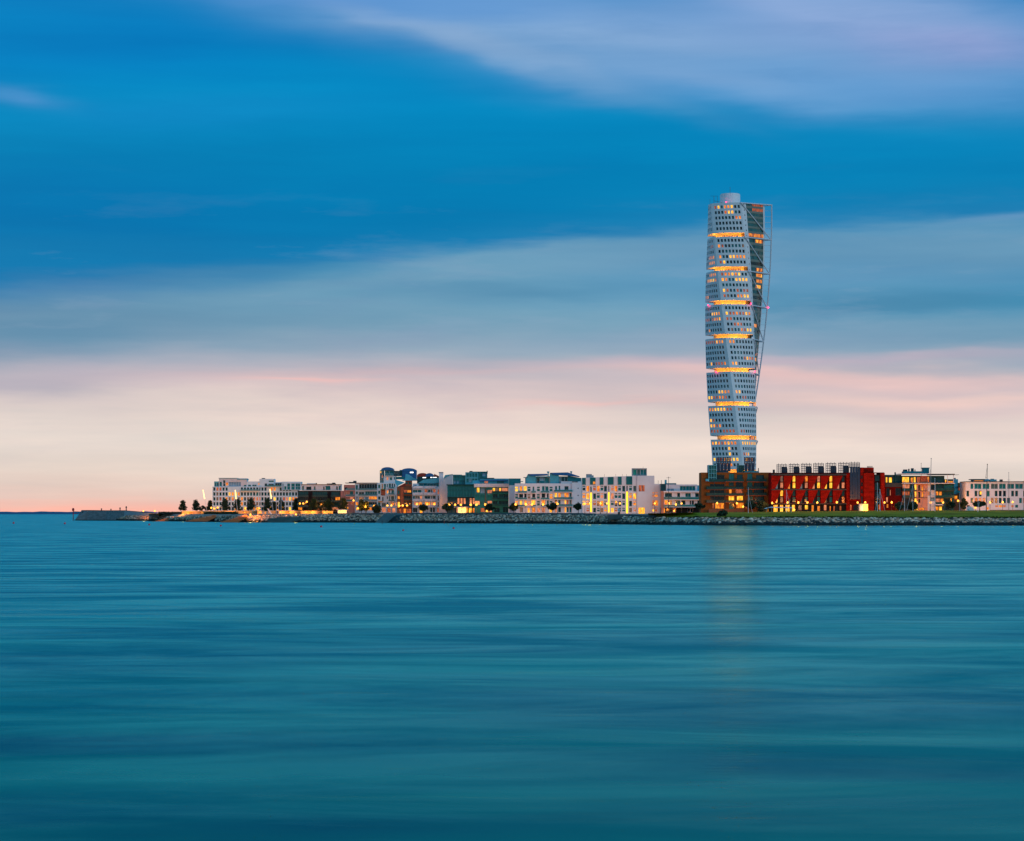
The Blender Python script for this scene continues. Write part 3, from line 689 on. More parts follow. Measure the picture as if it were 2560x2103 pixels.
class Bld:
    def __init__(s, name, label, D, vw, u0, u1, cat='building', depth=13, frame=None):
        s.D, s.vw, s.depth, s.frame = D, vw, depth, frame or white
        s.ox, s.oy, s.sc = VIEW[vw]
        s.org = (s.X((u0+u1)/2), D, 3.0); s.root = empty(name, s.org, label, cat)
    def X(s, u, dy=0): return PX(s.ox+u/s.sc, s.D+dy)
    def Z(s, v, dy=0): return PZ(s.oy+v/s.sc, s.D+dy)
    def box(s, name, u0, v0, u1, v1, m, dy=0, depth=None, z0=None, label=None):
        q = MB(); q.box(s.X(u0), s.X(u1), s.D+dy, s.D+dy+(depth or s.depth), s.Z(v1) if z0 is None else z0, s.Z(v0), m)
        return tag(q.build(name, s.root, s.org), label)
    def poly(s, name, pts, m, dy=0, depth=None):
        q = MB(); q.prism([(s.X(u), s.Z(v)) for u, v in pts], s.D+dy, s.D+dy+(depth or s.depth), m); return q.build(name, s.root, s.org)
    def wall(s, u0, v0, u1, v1, m, ops=(), dy=0, depth=None, ground=False, name='wall', rec=.3):
        x0, x1, z1 = s.X(u0), s.X(u1), s.Z(v0); z0 = 2.6 if ground else s.Z(v1); y = s.D+dy; y1 = y+(depth or s.depth)
        O = []
        for (a, b, c, d, ch) in ops:
            o = (max(x0+.05, s.X(a)), max(z0+.05, s.Z(d)), min(x1-.05, s.X(c)), min(z1-.05, s.Z(b)), ch)
            if o[2]-o[0] > .25 and o[3]-o[1] > .25 and not any(o[0] < p[2] and p[0] < o[2] and o[1] < p[3] and p[1] < o[3] for p in O): O.append(o)
        zs = sorted({z0, z1, *[o[1] for o in O], *[o[3] for o in O]}); q = MB()
        for za, zb in zip(zs, zs[1:]):
            zm = (za+zb)/2; cut = sorted((o[0], o[2]) for o in O if o[1] < zm < o[3]); x = x0
            for a, b in cut+[(x1, x1)]:
                if a-x > 1e-4: q.face([(x,y,za),(a,y,za),(a,y,zb),(x,y,zb)], m)
                x = b
        for (a, b, c, d, ch) in O:
            r = y+rec+.12
            q.face([(a,y,b),(c,y,b),(c,r,b),(a,r,b)][::-1], m); q.face([(a,y,d),(c,y,d),(c,r,d),(a,r,d)], m)
            q.face([(a,y,b),(a,r,b),(a,r,d),(a,y,d)], m); q.face([(c,y,b),(c,r,b),(c,r,d),(c,y,d)][::-1], m)
        q.face([(x0,y,z1),(x1,y,z1),(x1,y1,z1),(x0,y1,z1)], m); q.face([(x0,y,z0),(x0,y1,z0),(x1,y1,z0),(x1,y,z0)], m)
        q.face([(x0,y1,z0),(x0,y,z0),(x0,y,z1),(x0,y1,z1)], m); q.face([(x1,y,z0),(x1,y1,z0),(x1,y1,z1),(x1,y,z1)], m); q.face([(x1,y1,z0),(x0,y1,z0),(x0,y1,z1),(x1,y1,z1)], m)
        q.build(name, s.root, s.org)
        for (a, b, c, d, ch) in O:
            fm, pm = window_meshes(c-a, d-b, s.frame, ch)
            f = bpy.data.objects.new('window', fm); COL.objects.link(f); f.parent = s.root
            f.location = ((a+c)/2-s.org[0], y+rec-s.org[1], (b+d)/2-s.org[2])
            f.scale = ((c-a)/(round((c-a)*8)/8), 1, (d-b)/(round((d-b)*8)/8))
            p = bpy.data.objects.new('pane', pm); COL.objects.link(p); p.parent = f
    def balc(s, u0, u1, v, h=24, rail=None, dep=1.5, dy=0, slab=None):
        q = MB(); x0, x1, z = s.X(u0), s.X(u1), s.Z(v); y = s.D+dy
        q.box(x0, x1, y-dep, y-.004, z-.22, z, slab or s.frame); o = q.build('balcony', s.root, s.org)
        q = MB(); hh = h*s.D/FP/s.sc; g = rail or railg
        q.box(x0+.03, x1-.03, y-dep+.03, y-dep+.08, z+.06, z+hh, g); q.box(x0+.03, x0+.08, y-dep+.1, y-.02, z+.06, z+hh, g); q.box(x1-.08, x1-.03, y-dep+.1, y-.02, z+.06, z+hh, g)
        q.box(x0, x1, y-dep, y-dep+.1, z+hh+.003, z+hh+.06, s.frame); q.build('railing', o, s.org)
def g(u0, du, wu, v0, dv, hv, rows):
    return [(u0+i*du, v0+j*dv, u0+i*du+wu, v0+j*dv+hv, ch) for j, r in enumerate(rows) for i, ch in enumerate(r) if ch not in '. ']

# 1: white gridded block at the far left
b = Bld('apartment_building', 'white apartment block with a square grid of windows at the left end', 1470, 2, 180, 1430)
b.wall(183, 392, 890, 742, bluewhite, g(193,45,33,402,72,52, ["drrdd....ddddddd", "dbdddyoyodddtdtd", "dbrdobobbodbrwww", "ddddtddddodddwbd", "oddddddoddyddoyd"]), ground=True)
b.wall(890.5, 392, 1432, 742, bluewhite, g(897,45,34,402,72,52, ["dd.oo.dddd..", "dddbdddddtdd", "ddddyddrwyoo", "ddtddddddddd", "ddoddooddydr"]), dy=.6, ground=True)
b.wall(203, 315, 275, 391, pteal, [(208,335,235,388,'t'),(242,335,270,388,'t')], dy=1.5, depth=9)
b.wall(276, 270, 682, 391, offwhite, [(284,320,318,388,'t'),(335,296,370,388,'d'),(374,330,412,376,'o'),(418,322,600,388,'p'),(640,365,678,390,'t')], dy=.8, depth=10)
b.box('roof', 270, 264, 545, 272, pteal, dy=.4, depth=11); b.box('roof', 545.5, 280, 688, 290, pteal, dy=.4, depth=11)
b.wall(683, 316, 869, 391, bluewhite, [(700,362,745,390,'t'),(762,362,826,390,'t'),(852,338,886,372,'o')], dy=1.4, depth=9)
b.wall(870, 278, 1086, 391, bluewhite, [(1004,302,1080,326,'t'),(945,345,982,388,'d'),(1000,350,1080,388,'k')], dy=1, depth=9); b.box('roof_vent', 895, 265, 940, 277, charcoal, dy=4, depth=3)
b.wall(1087, 325, 1199, 391, offwhite, [(1095,340,1190,388,'k')], dy=3, depth=8)
b.wall(1200, 320, 1480, 440, bluewhite, [(1236,385,1270,438,'t'),(1280,345,1325,438,'t'),(1340,345,1392,438,'t'),(1402,345,1472,438,'t'),(1208,345,1230,438,'p')], dy=-.8, depth=12)
b.balc(600, 880, 452, 18); b.balc(985, 1195, 392, 22, dy=.6)
# 2: dark block
b = Bld('apartment_building', 'black apartment block with teal glass balconies and a pale recessed top floor', 1432, 2, 1430, 2110, frame=charcoal)
b.wall(1434, 452, 2062, 742, dark, [(1440,462,1590,512,'d'),(1650,465,1870,515,'d'),(1925,465,2050,515,'d'),(1440,540,1590,590,'k'),(1650,540,1870,592,'k'),(1925,540,1978,592,'k'),(1985,540,2055,592,'o'),
     (1440,615,1560,662,'k'),(1650,618,1870,668,'k'),(1925,618,2050,668,'d'),(1440,690,1500,735,'o'),(1660,695,1750,735,'r'),(1790,695,1880,735,'b'),(1930,690,2050,735,'w')], ground=True)
b.wall(1482, 362, 2062, 446, offwhite, [(1495,385,1520,440,'t'),(1555,392,1630,440,'k'),(1668,388,1690,440,'t'),(1804,392,1825,440,'d'),(1838,382,1910,440,'t'),(1996,388,2018,440,'k'),(2032,380,2060,440,'t')], dy=2, depth=10)
b.box('roof', 1476, 356, 2068, 362, charcoal, dy=1.5, depth=11)
b.box('roof_house', 1560, 343, 1700, 355.5, offwhite, dy=4, depth=5); b.box('roof_vent', 1855, 345, 1985, 355.5, charcoal, dy=3, depth=4); b.box('roof_vent', 1930, 333, 1975, 344.5, charcoal, dy=4, depth=2); b.box('chimney', 1694, 338, 1708, 355, charcoal, dy=3.5, depth=.8)
for v in (540, 615, 690):
    for a, c in ((1436,1592), (1646,1872), (1920,2058)): b.balc(a, c, v, 22, raild)
# 3: pink-brick and white frame block
b = Bld('apartment_building', 'low white block with wide teal balconies and one pink brick bay', 1402, 3, 180, 725)
b.wall(184, 452, 232, 742, pinkbrick, (), ground=True, dy=.8); 
b.wall(232.5, 365, 395, 770, pinkbrick, [(240,400,285,440,'k'),(318,455,372,520,'t'),(240,470,300,520,'s'),(318,545,372,580,'w'),(255,610,300,660,'w'),(320,610,380,660,'r'),(250,690,300,740,'o')], ground=True, dy=.4)
b.wall(396, 340, 724, 770, bluewhite, [(403,368,440,440,'t'),(455,352,722,436,'k'),(405,462,440,505,'t'),(452,470,530,520,'d'),(545,460,720,522,'t'),(410,535,440,600,'p'),(452,545,530,592,'b'),(545,545,590,592,'p'),(600,535,720,580,'o'),
     (405,618,445,665,'o'),(455,620,530,665,'k'),(545,620,720,668,'k'),(412,698,445,738,'y'),(470,695,520,735,'o'),(560,695,700,740,'o')], ground=True)
b.box('roof', 250, 334, 725, 341, charcoal, dy=-.6, depth=14); b.box('roof_vent', 365, 305, 410, 333.5, dteal, dy=3, depth=3); b.box('roof_vent', 300, 322, 364, 333.5, dteal, dy=3, depth=3)
for v in (440, 525, 600, 672): b.balc(448, 724, v, 20, dep=1.6)
for v in (440, 530, 605): b.balc(262, 392, v, 20, dy=.4)
# 4: tall stack with the blue barrel roofs
b = Bld('apartment_building', 'tallest pale block with two blue barrel roofs and coloured window canopies', 1372, 3, 728, 1020)
ops = [(735,362,768,420,'t'),(735,450,768,500,'t'),(735,535,768,585,'d'),(785,350,810,430,'b'),(820,350,850,430,'t'),(780,448,840,520,'y'),(862,352,880,405,'t'),(890,345,925,415,'t'),(932,345,955,415,'d'),(965,350,985,400,'t'),(862,450,885,490,'y'),
       (895,440,912,505,'t'),(930,440,968,505,'t'),(795,540,815,605,'d'),(862,535,880,575,'d'),(895,530,912,600,'t'),(925,530,972,600,'n'),(985,520,1000,580,'t'),(735,620,768,680,'t'),(790,630,850,690,'n'),(862,620,885,670,'t'),(925,625,972,670,'r'),(985,620,1003,680,'w'),(790,700,850,770,'w'),(870,705,920,770,'r'),(940,705,990,770,'w'),
       (858,252,885,298,'w'),(905,255,940,300,'t'),(965,250,985,290,'t')]
b.wall(728, 335, 1010, 780, bluewhite, ops, ground=True)
b.wall(815, 235, 990, 334.5, bluewhite, ops[-3:], dy=.6, depth=11)
b.wall(760, 152, 814.5, 334.5, teal, [(765,165,782,195,'y'),(787,165,806,210,'n'),(765,205,782,255,'n'),(787,220,806,265,'w'),(765,268,782,315,'n'),(787,275,806,318,'n')], dy=.3, depth=9)
b.wall(832, 152, 962, 234.5, teal, [(838,160,895,205,'t'),(902,160,957,205,'t')], dy=1, depth=9); b.balc(832, 965, 232, 22, dy=1)
def barrel(b, u0, u1, v0, v1, m, dy, depth, name='barrel_roof'):
    pts = [(u0, v1)]+[(u0+(u1-u0)*(1-cos(pi*k/12))/2, v1-(v1-v0)*sin(pi*k/12)**.8) for k in range(1, 12)]+[(u1, v1)]
    b.poly(name, pts, m, dy, depth)
barrel(b, 778, 964, 106, 152, bluemetal, .2, 11)
b.wall(963, 160, 1085, 234.5, dteal, [(970,178,1015,208,'n'),(1022,178,1045,215,'d')], dy=2, depth=8)
b.wall(1075, 168, 1294, 285, bluemetal, [(1198,172,1252,192,'W')], dy=3, depth=9); barrel(b, 1072, 1297, 120, 168, bluemetal, 2.7, 10)
b.box('roof_vent', 1045, 145, 1080, 159.5, teal, dy=4, depth=3)
b.box('canopy', 776, 428, 842, 436, mat('olive_canopy', (.25,.22,.03)), dy=-1, depth=.99); b.box('bay_window', 776, 437, 842, 524, copper, dy=.0, depth=.2)
b.box('canopy', 888, 428, 948, 438, mat('crimson_canopy', (.4,.02,.06)), dy=-1, depth=.99); b.box('canopy', 735, 605, 803, 616, mat('amber_canopy', (.6,.22,.02)), dy=-1, depth=.99); b.box('canopy', 915, 603, 978, 614, MATS['amber_canopy'], dy=-1, depth=.99)
b.box('bay_window', 985, 245, 1120, 285, teal, dy=1.2, depth=5)
for v in (420, 510, 606): b.balc(890, 975, v, 18)
# 5: brown brick with the sweeping pale blue roof
b = Bld('apartment_building', 'narrow brown brick house under a sweeping pale blue metal roof', 1350, 3, 1015, 1232, frame=brown2)
b.wall(1012, 395, 1232, 790, brown2, [(1112,440,1160,500,'r'),(1162,440,1220,492,'o'),(1112,525,1215,575,'k'),(1112,608,1215,655,'k'),(1020,530,1058,575,'o'),(1020,615,1055,700,'y'),(1022,450,1050,500,'t'),(1040,715,1090,785,'r'),(1095,715,1150,785,'o'),(1158,715,1222,785,'r')], ground=True)
b.wall(1132, 305, 1226, 394.5, copper, [(1140,318,1170,360,'t'),(1182,318,1215,360,'t')], dy=1, depth=8)
b.poly('roof', [(1020,394),(1128,340),(1128,394)], redroof, .5, 10)
b.poly('roof', [(985,290),(1125,330),(1020,385),(985,340)], cyanmetal, -.8, 1.2)
b.poly('roof', [(1140,205),(1185,215),(1250,262),(1338,290),(1320,304),(1085,304),(1130,282)], cyanmetal, -.6, 6)
b.box('pier_column', 1068, 396, 1108, 786, copper, dy=-.25, depth=.24)
for v in (502, 590, 670): b.balc(1110, 1228, v, 22, raild)
b.box('red_shopfront', 1030, 700, 1228, 706, redroof, dy=-1.4, depth=1.39)
# 6: white with curved balconies
b = Bld('apartment_building', 'white block with rounded white balconies left of the slim white chimney tower', 1300, 3, 1236, 1640)
b.wall(1237, 392, 1640, 780, bluewhite, [(1245,440,1310,485,'t'),(1315,440,1370,485,'t'),(1418,432,1460,478,'r'),(1465,435,1505,485,'t'),(1512,432,1530,490,'d'),(1540,430,1580,485,'r'),(1608,432,1630,505,'r'),
    (1245,530,1275,575,'t'),(1278,528,1345,572,'b'),(1350,528,1380,575,'w'),(1418,528,1500,572,'d'),(1512,528,1530,580,'d'),(1538,525,1580,572,'d'),(1608,525,1628,600,'k'),
    (1262,620,1320,665,'w'),(1325,620,1382,665,'o'),(1420,618,1500,665,'o'),(1512,618,1530,670,'w'),(1535,618,1580,665,'o'),(1608,618,1628,690,'k'),(1245,705,1310,770,'k'),(1345,730,1388,785,'y'),(1500,700,1530,770,'d'),(1538,700,1570,770,'k'),(1600,700,1630,770,'r')], ground=True)
b.wall(1330, 345, 1636, 391.5, teal, [(1340,352,1400,386,'t'),(1450,348,1540,388,'t'),(1545,348,1625,388,'t')], dy=2, depth=8); b.poly('roof', [(1320,342),(1400,290),(1625,262),(1632,330),(1560,344)], pteal, 1, 9)
b.wall(1240, 345, 1329, 391.5, white, [(1250,362,1300,388,'p')], dy=2, depth=8)
b.wall(1630, 190, 1690, 780, white, (), dy=-.6, depth=3, ground=True, name='chimney_tower'); b.box('chimney_cap', 1624, 178, 1692, 189.5, greyw, dy=-.9, depth=3.6)
for v in (412, 508, 600, 692):
    for a, c in ((1237,1400), (1398,1596)):
        q = MB(); n = 8; x0, x1, z = b.X(a), b.X(c), b.Z(v)
        pts = [(x0+(x1-x0)*k/n, b.D-.3-2.0*sin(pi*k/n)**.5) for k in range(n+1)]
        for (xa, ya), (xb, yb) in zip(pts, pts[1:]): q.hexa([(xa,ya,z-.25),(xb,yb,z-.25),(xb,b.D-.01,z-.25),(xa,b.D-.01,z-.25)], [(xa,ya,z),(xb,yb,z),(xb,b.D-.01,z),(xa,b.D-.01,z)], white)
        o = q.build('balcony', b.root, b.org); q = MB()
        for (xa, ya), (xb, yb) in zip(pts, pts[1:]): q.hexa([(xa,ya,z+.003),(xb,yb,z+.003),(xb,yb+.1,z+.003),(xa,ya+.1,z+.003)], [(xa,ya,z+1.1),(xb,yb,z+1.1),(xb,yb+.1,z+1.1),(xa,ya+.1,z+1.1)], white)
        q.build('parapet', o, b.org)
# behind: red and blue barrel roof
b = Bld('apartment_building', 'far block showing a dark red and blue barrel roof behind the white balconied block', 1345, 3, 1300, 1622)
b.wall(1306, 245, 1622, 300, dteal, [(1385,252,1440,266,'W'),(1500,250,1532,264,'W'),(1536,250,1598,262,'W')], dy=.5, ground=True)
barrel(b, 1304, 1470, 192, 244.5, redroof, .3, 6); barrel(b, 1430, 1552, 194, 244.5, bluemetal, -.2, 6, 'barrel_roof'); b.poly('roof', [(1553,244.5),(1556,212),(1575,212),(1625,236),(1625,244.5)], redroof, .3, 6); b.box('chimney', 1556, 205, 1566, 215, charcoal, dy=.1, depth=.19)
# 6b: white gable
b = Bld('apartment_building', 'plain white gable wall rising to a point beside the slim chimney tower', 1285, 3, 1692, 1822)
b.poly('wall', [(1641,800),(1641,420),(1693,275),(1822,212),(1822,800)], offwhite, 0, 12); b.poly('roof', [(1693,272),(1718,222),(1818,210),(1826,208),(1700,274)], pteal, -.3, 12)
# 7: glass building
b = Bld('office_building', 'teal glass-fronted block with stepped glass top floors and a pink lit base', 1262, 3, 1750, 2400, frame=teal)
b.wall(1752, 372, 2400, 545, teal, g(1766,44,38,380,0,155, ["ttttttttttttt"]), dy=0)
b.wall(1752, 545.5, 2400, 780, dteal, g(1762,45,34,560,0,88, ["dddwwwdwwwwwdd"])+g(1762,60,48,705,0,70, ["nnwwyyownw"]), dy=.8, depth=12, ground=True)
b.wall(1830, 222, 2120, 360, teal, g(1838,48,40,238,62,48, ["tttttt","pptttt"]), dy=3, depth=9); b.box('roof', 1822, 214, 1960, 221.5, pteal, dy=2.6, depth=9)
b.wall(2014, 180, 2200, 365, pteal, g(2030,42,34,196,76,58, ["tttt","tptt"]), dy=2, depth=9); b.box('roof', 2070, 170, 2340, 181, teal, dy=1.8, depth=10)
b.wall(2201, 182, 2335, 330, teal, [(2262,190,2320,240,'p'),(2212,200,2250,280,'t')], dy=2.2, depth=9)
b.box('roof_vent', 2075, 160, 2118, 169.5, charcoal, dy=4, depth=3); b.box('chimney', 2328, 158, 2342, 200, charcoal, dy=2.2, depth=.8)
b.box('cornice', 1740, 358, 2405, 371.5, dteal, dy=-.8, depth=13)
b.box('canopy', 1850, 688, 2108, 697, whitecloth, dy=-3.2, depth=3.99)
# 8: teal block with lit upper windows
b = Bld('apartment_building', 'teal clad block with a white cornice, dark right-hand balconies and lit upper windows', 1238, 4, 270, 772, frame=teal)
b.wall(272, 400, 772, 775, teal, [(305,405,345,478,'y'),(355,415,425,490,'p'),(460,440,530,490,'w'),(538,410,575,460,'y'),(580,410,620,465,'b'),(630,410,662,462,'y'),(668,410,765,465,'w'),
    (285,510,345,580,'t'),(355,515,420,590,'t'),(460,515,530,590,'t'),(540,500,610,560,'k'),(630,500,690,560,'d'),(695,500,765,560,'k'),(275,600,350,660,'w'),(355,612,420,690,'t'),(460,600,530,640,'w'),(540,600,610,660,'k'),(630,600,765,660,'k'),(360,705,420,765,'r'),(470,700,530,770,'w'),(560,700,640,770,'k'),(690,690,765,770,'k')], ground=True)
b.box('cornice', 266, 350, 776, 399.5, offwhite, dy=-.9, depth=13.5)
b.wall(352, 272, 775, 349.5, pteal, [(415,308,470,345,'w'),(600,305,700,345,'t')], dy=2.5, depth=8); b.poly('roof', [(345,310),(345,298),(560,288),(765,292),(765,304),(560,306)], bluemetal, 1.2, 9); b.box('canopy', 345, 262, 560, 271, dteal, dy=2, depth=9)
b.wall(240, 300, 351, 349.5, cyanmetal, (), dy=2.5, depth=8)
for v in (485, 580, 675): b.balc(535, 774, v, 26, raild)
b.box('downpipe', 428, 400, 440, 700, dsteel, dy=-.2, depth=.19)
# 9: blank white wall with teal box
b = Bld('apartment_building', 'narrow blank white wall topped by a plain teal box', 1225, 4, 775, 950)
b.wall(776, 372, 862, 778, offwhite, (), ground=True); b.box('roof_house', 776, 272, 950, 371.5, teal, dy=.6, depth=12); b.box('gutter', 950.5, 312, 985, 322, teal, dy=1, depth=1)
# 10: white balconied block
b = Bld('apartment_building', 'white block with slender balconies, two teal rooftop penthouses and a blank right gable', 1198, 4, 862, 1850)
W3 = []
for j, (v, row) in enumerate(((392,'y..t..t..t'), (500,'t..b..t..o'), (602,'o..w..t..t'))):
    for (u, ch) in zip((866, 0, 0, 1048, 0, 0, 1186, 0, 0, 1372), row):
        if ch != '.': W3 += [(u,v,u+46,v+26,ch),(u,v+32,u+46,v+70,ch)]
b.wall(862, 345, 1700, 778, white, W3+[(935,385,972,460,'o'),(990,385,1040,455,'y'),(1122,390,1150,470,'t'),(1262,385,1300,470,'t'),(1308,388,1358,470,'t'),(1452,385,1485,460,'t'),(1505,378,1532,465,'t'),(1590,385,1652,465,'d'),
    (925,498,985,570,'k'),(1000,492,1038,572,'k'),(1115,495,1165,575,'k'),(1256,490,1310,575,'k'),(1325,490,1362,575,'k'),(1448,485,1482,570,'y'),(1498,485,1540,570,'o'),(1588,485,1655,570,'o'),(1665,485,1695,570,'t'),
    (935,598,972,668,'y'),(1000,595,1040,668,'o'),(1105,592,1165,668,'y'),(1256,592,1310,668,'o'),(1325,592,1362,668,'t'),(1450,588,1485,668,'k'),(1498,588,1535,668,'t'),(1592,588,1618,668,'y'),(1622,588,1652,668,'r'),(1665,588,1695,668,'t'),
    (935,700,985,770,'b'),(1050,705,1082,772,'y'),(1115,700,1165,770,'o'),(1190,705,1235,770,'w'),(1256,700,1310,770,'w'),(1372,705,1412,772,'y'),(1450,695,1485,770,'w'),(1498,695,1540,770,'d'),(1592,695,1620,772,'y'),(1624,695,1655,770,'t'),(1665,695,1695,770,'t')], ground=True)
b.wall(1701, 330, 1850, 778, white, [(1782,408,1800,428,'k'),(1782,512,1800,532,'k'),(1782,614,1800,634,'k')], dy=-.8, ground=True)
b.wall(1540, 314, 1850, 344.5, offwhite, [(1700,298,1790,342,'k')], dy=1, depth=10)
b.poly('penthouse', [(1030,344),(1030,255),(1055,208),(1105,236),(1172,236),(1172,344)], pteal, 1.5, 9); b.wall(1173, 250, 1375, 344.5, teal, [(1185,262,1225,340,'d'),(1232,258,1300,305,'p'),(1305,258,1365,340,'t')], dy=2, depth=8)
b.poly('roof', [(1055,206),(1340,203),(1345,226),(1110,238)], bluemetal, .8, 10); b.poly('roof', [(1172,249),(1180,240),(1378,238),(1380,247)], pteal, .8, 9)
b.poly('penthouse', [(1380,344),(1380,192),(1440,222),(1510,226),(1510,344)], pteal, 1.5, 9); b.wall(1511, 240, 1645, 344.5, teal, [(1550,250,1640,340,'d'),(1520,250,1545,340,'p')], dy=2, depth=8)
b.poly('penthouse', [(1646,313),(1646,232),(1840,265),(1840,313)], teal, 2, 8)
b.poly('roof', [(1385,188),(1640,182),(1815,240),(1815,248),(1640,228),(1440,218)], bluemetal, .8, 10)
b.box('chimney', 1345, 190, 1362, 240, pteal, dy=1, depth=1.2); b.box('chimney_cap', 1336, 168, 1370, 189.5, pteal, dy=.8, depth=1.6); b.box('chimney', 1684, 185, 1700, 232, pteal, dy=1, depth=1.2); b.box('chimney_cap', 1676, 165, 1706, 184.5, pteal, dy=.8, depth=1.6)
b.box('canopy', 990, 252, 1054, 260, teal, dy=1.5, depth=6); b.box('roof_house', 1016, 262, 1029, 344, pteal, dy=3, depth=5)
for v in (482, 580, 682):
    b.balc(912, 1042, v, 24); b.balc(1104, 1172, v, 24); b.balc(1245, 1366, v, 24); b.balc(1438, 1708, v-14 if v < 500 else v-6, 26)
for u in (985, 1325, 1490): b.box('balcony_post', u, 483, u+8, 775, white, dy=-1.45, depth=.25)
# 12: white building with the three yellow light strips
b = Bld('apartment_building', 'white building with irregular windows and three tall yellow light strips', 1128, 5, 90, 895)
ops = []
lay = {92:('t0','o1','n2','o3'), }
cols = [(95,'d','o','y','.'),(152,'O','Y','o','r'),(250,'r','D','r','D'),(305,'Q','t','B','t'),(358,'t','w','Q','B'),(410,'D','D','t','o'),(512,'w','W','t','Y'),(565,'Q','t','D','r'),(618,'t','t','D','t'),(678,'D','D','t','t'),(778,'t','o','D','B'),(840,'N','Z','o','w')]
rowv = ((372,470), (482,580), (592,686), (696,776))
for c in cols:
    for (va, vb), ch in zip(rowv, c[1:]):
        u = c[0]; w = 44
        big = {'O':'o','Y':'y','D':'d','Q':'o','B':'b','W':'w','N':'n','Z':'y'}
        if ch in big: ops.append((u, va+8, u+w, vb-4, big[ch]))
        elif ch != '.': ops += [(u, va+6, u+w, va+24, ch), (u, va+34, u+w, vb-18, ch)]
ops += [(208,390,230,474,'d'),(472,378,490,470,'d'),(738,376,760,462,'d'),(206,476,236,768,'Y'),(468,471,496,772,'Y'),(734,463,766,786,'Y')]
b.wall(92, 367, 895, 800, white, ops, ground=True)
b.poly('wall', [(92,366.5),(92,262),(895,232),(895,366.5)], white, 0.0, 13)
for u0, u1, v in ((92,142,262),(208,284,258),(350,402,254),(468,550,249),(615,668,244),(738,824,240)):
    q = MB(); q.box(b.X(u0), b.X(u1), b.D-.12, b.D-.01, b.Z(364), b.Z(v+2), GL['t']); 
    for k in range(4): x = b.X(u0)+(b.X(u1)-b.X(u0))*k/3; q.box(x-.05, x+.05, b.D-.2, b.D-.122, b.Z(364), b.Z(v+2), teal)
    q.build('glazed_panel', b.root, b.org)
q = MB(); q.box(b.X(250), b.X(284), b.D-.24, b.D-.205, b.Z(356), b.Z(318), GL['o']); q.build('lit_pane', b.root, b.org)
b.box('roof_house', 155, 206, 235, 261, greyw, dy=2, depth=5); b.box('roof_house', 235.5, 225, 262, 260, greyw, dy=2.5, depth=4)
b.wall(896, 232, 1150, 804, white, [(917,370,1008,466,'r'),(912,698,1012,792,'y'),(1118,592,1206,676,'r'),(1118,474,1148,494,'o'),(1118,508,1148,546,'w'),(1118,698,1148,712,'w'),(1118,724,1148,760,'y')], dy=-.5, ground=True)
b.wall(1150.5, 352, 1250, 804, white, [(1152,474,1200,494,'w'),(1152,508,1200,546,'o'),(1152,592,1206,676,'o'),(1152,698,1195,712,'r'),(1152,724,1195,760,'r')], dy=-.5, ground=True)
b.wall(828, 122, 1042, 229, greyw, [(836,136,892,224,'g'),(898,136,942,224,'n'),(948,136,1034,224,'t')], dy=1, depth=6, name='roof_room')
for u in (420,585,685,745): b.box('aerial', u, 205, u+3, 250, dsteel, dy=3, depth=.12)
b.box('aerial', 990, 95, 993, 121, dsteel, dy=4, depth=.12)
# 13: low white block
b = Bld('apartment_building', 'low white block with railed balconies between the blank gable and the brown building', 1122, 5, 1252, 1870)
b.wall(1252, 455, 1290, 804, salmon, (), dy=.8, ground=True)
b.wall(1290.5, 475, 1868, 700, white, [(1302,484,1410,570,'d'),(1485,482,1528,572,'d'),(1605,485,1685,570,'t'),(1748,485,1805,570,'d'),(1296,592,1345,676,'o'),(1348,592,1412,676,'b'),(1456,594,1530,676,'t'),(1548,594,1608,676,'d'),(1668,594,1732,676,'d'),(1780,594,1812,640,'d')])
b.wall(1250, 700.5, 1868, 804, dark, [(1255,708,1310,780,'o'),(1320,710,1400,780,'k'),(1420,706,1470,776,'r'),(1640,710,1720,770,'k')], dy=1, depth=11, ground=True)
b.wall(1325, 360, 1785, 474.5, offwhite, [(1528,382,1756,450,'t'),(1340,420,1440,468,'p')], dy=2, depth=8)
b.box('roof_house', 1250, 350, 1322, 454.5, dteal, dy=2, depth=6); b.box('roof', 1330, 340, 1480, 359.5, teal, dy=4, depth=5); b.box('roof_house', 1786, 372, 1836, 455, cyanmetal, dy=2, depth=6)
b.box('chimney', 1312, 290, 1340, 349, pteal, dy=4.4, depth=1.5); b.box('aerial', 1256, 295, 1262, 349, dsteel, dy=3, depth=.3); b.box('aerial', 1210, 295, 1214, 350, dsteel, dy=3, depth=.2)
b.balc(1292, 1866, 580, 34); b.balc(1292, 1866, 688, 30); b.box('cornice', 1285, 456, 1870, 474, white, dy=-1.2, depth=1.19)
for u in (1416, 1532, 1688, 1858): b.box('balcony_post', u, 475, u+7, 695, white, dy=-1.4, depth=.2)
# 14: brown brick block
b = Bld('apartment_building', 'brown brick block with dark balconies and a glass stair tower below the white tower', 1042, 6, 75, 1100, frame=charcoal)
b.wall(78, 302, 1100, 900, brown, [(420,330,470,360,'.')][:0]+[(205,470,415,530,'k'),(205,560,415,625,'k'),(205,650,415,725,'k'),(280,750,415,832,'o'),(482,318,562,420,'t'),(600,330,688,420,'d'),(752,316,830,425,'t'),(880,340,1000,430,'d'),(482,440,556,500,'d'),(582,440,690,535,'k'),(752,440,830,535,'t'),(850,450,1000,530,'k'),
   (485,548,525,615,'o'),(580,550,684,632,'r'),(752,545,830,620,'d'),(850,550,1000,635,'k'),(480,648,562,712,'y'),(600,645,690,715,'y'),(760,650,840,730,'t'),(860,655,1000,735,'d'),(485,745,560,845,'t'),(590,745,700,828,'o'),(240,752,276,830,'r'),(720,745,800,830,'r'),(1020,820,1080,890,'o')], ground=True)
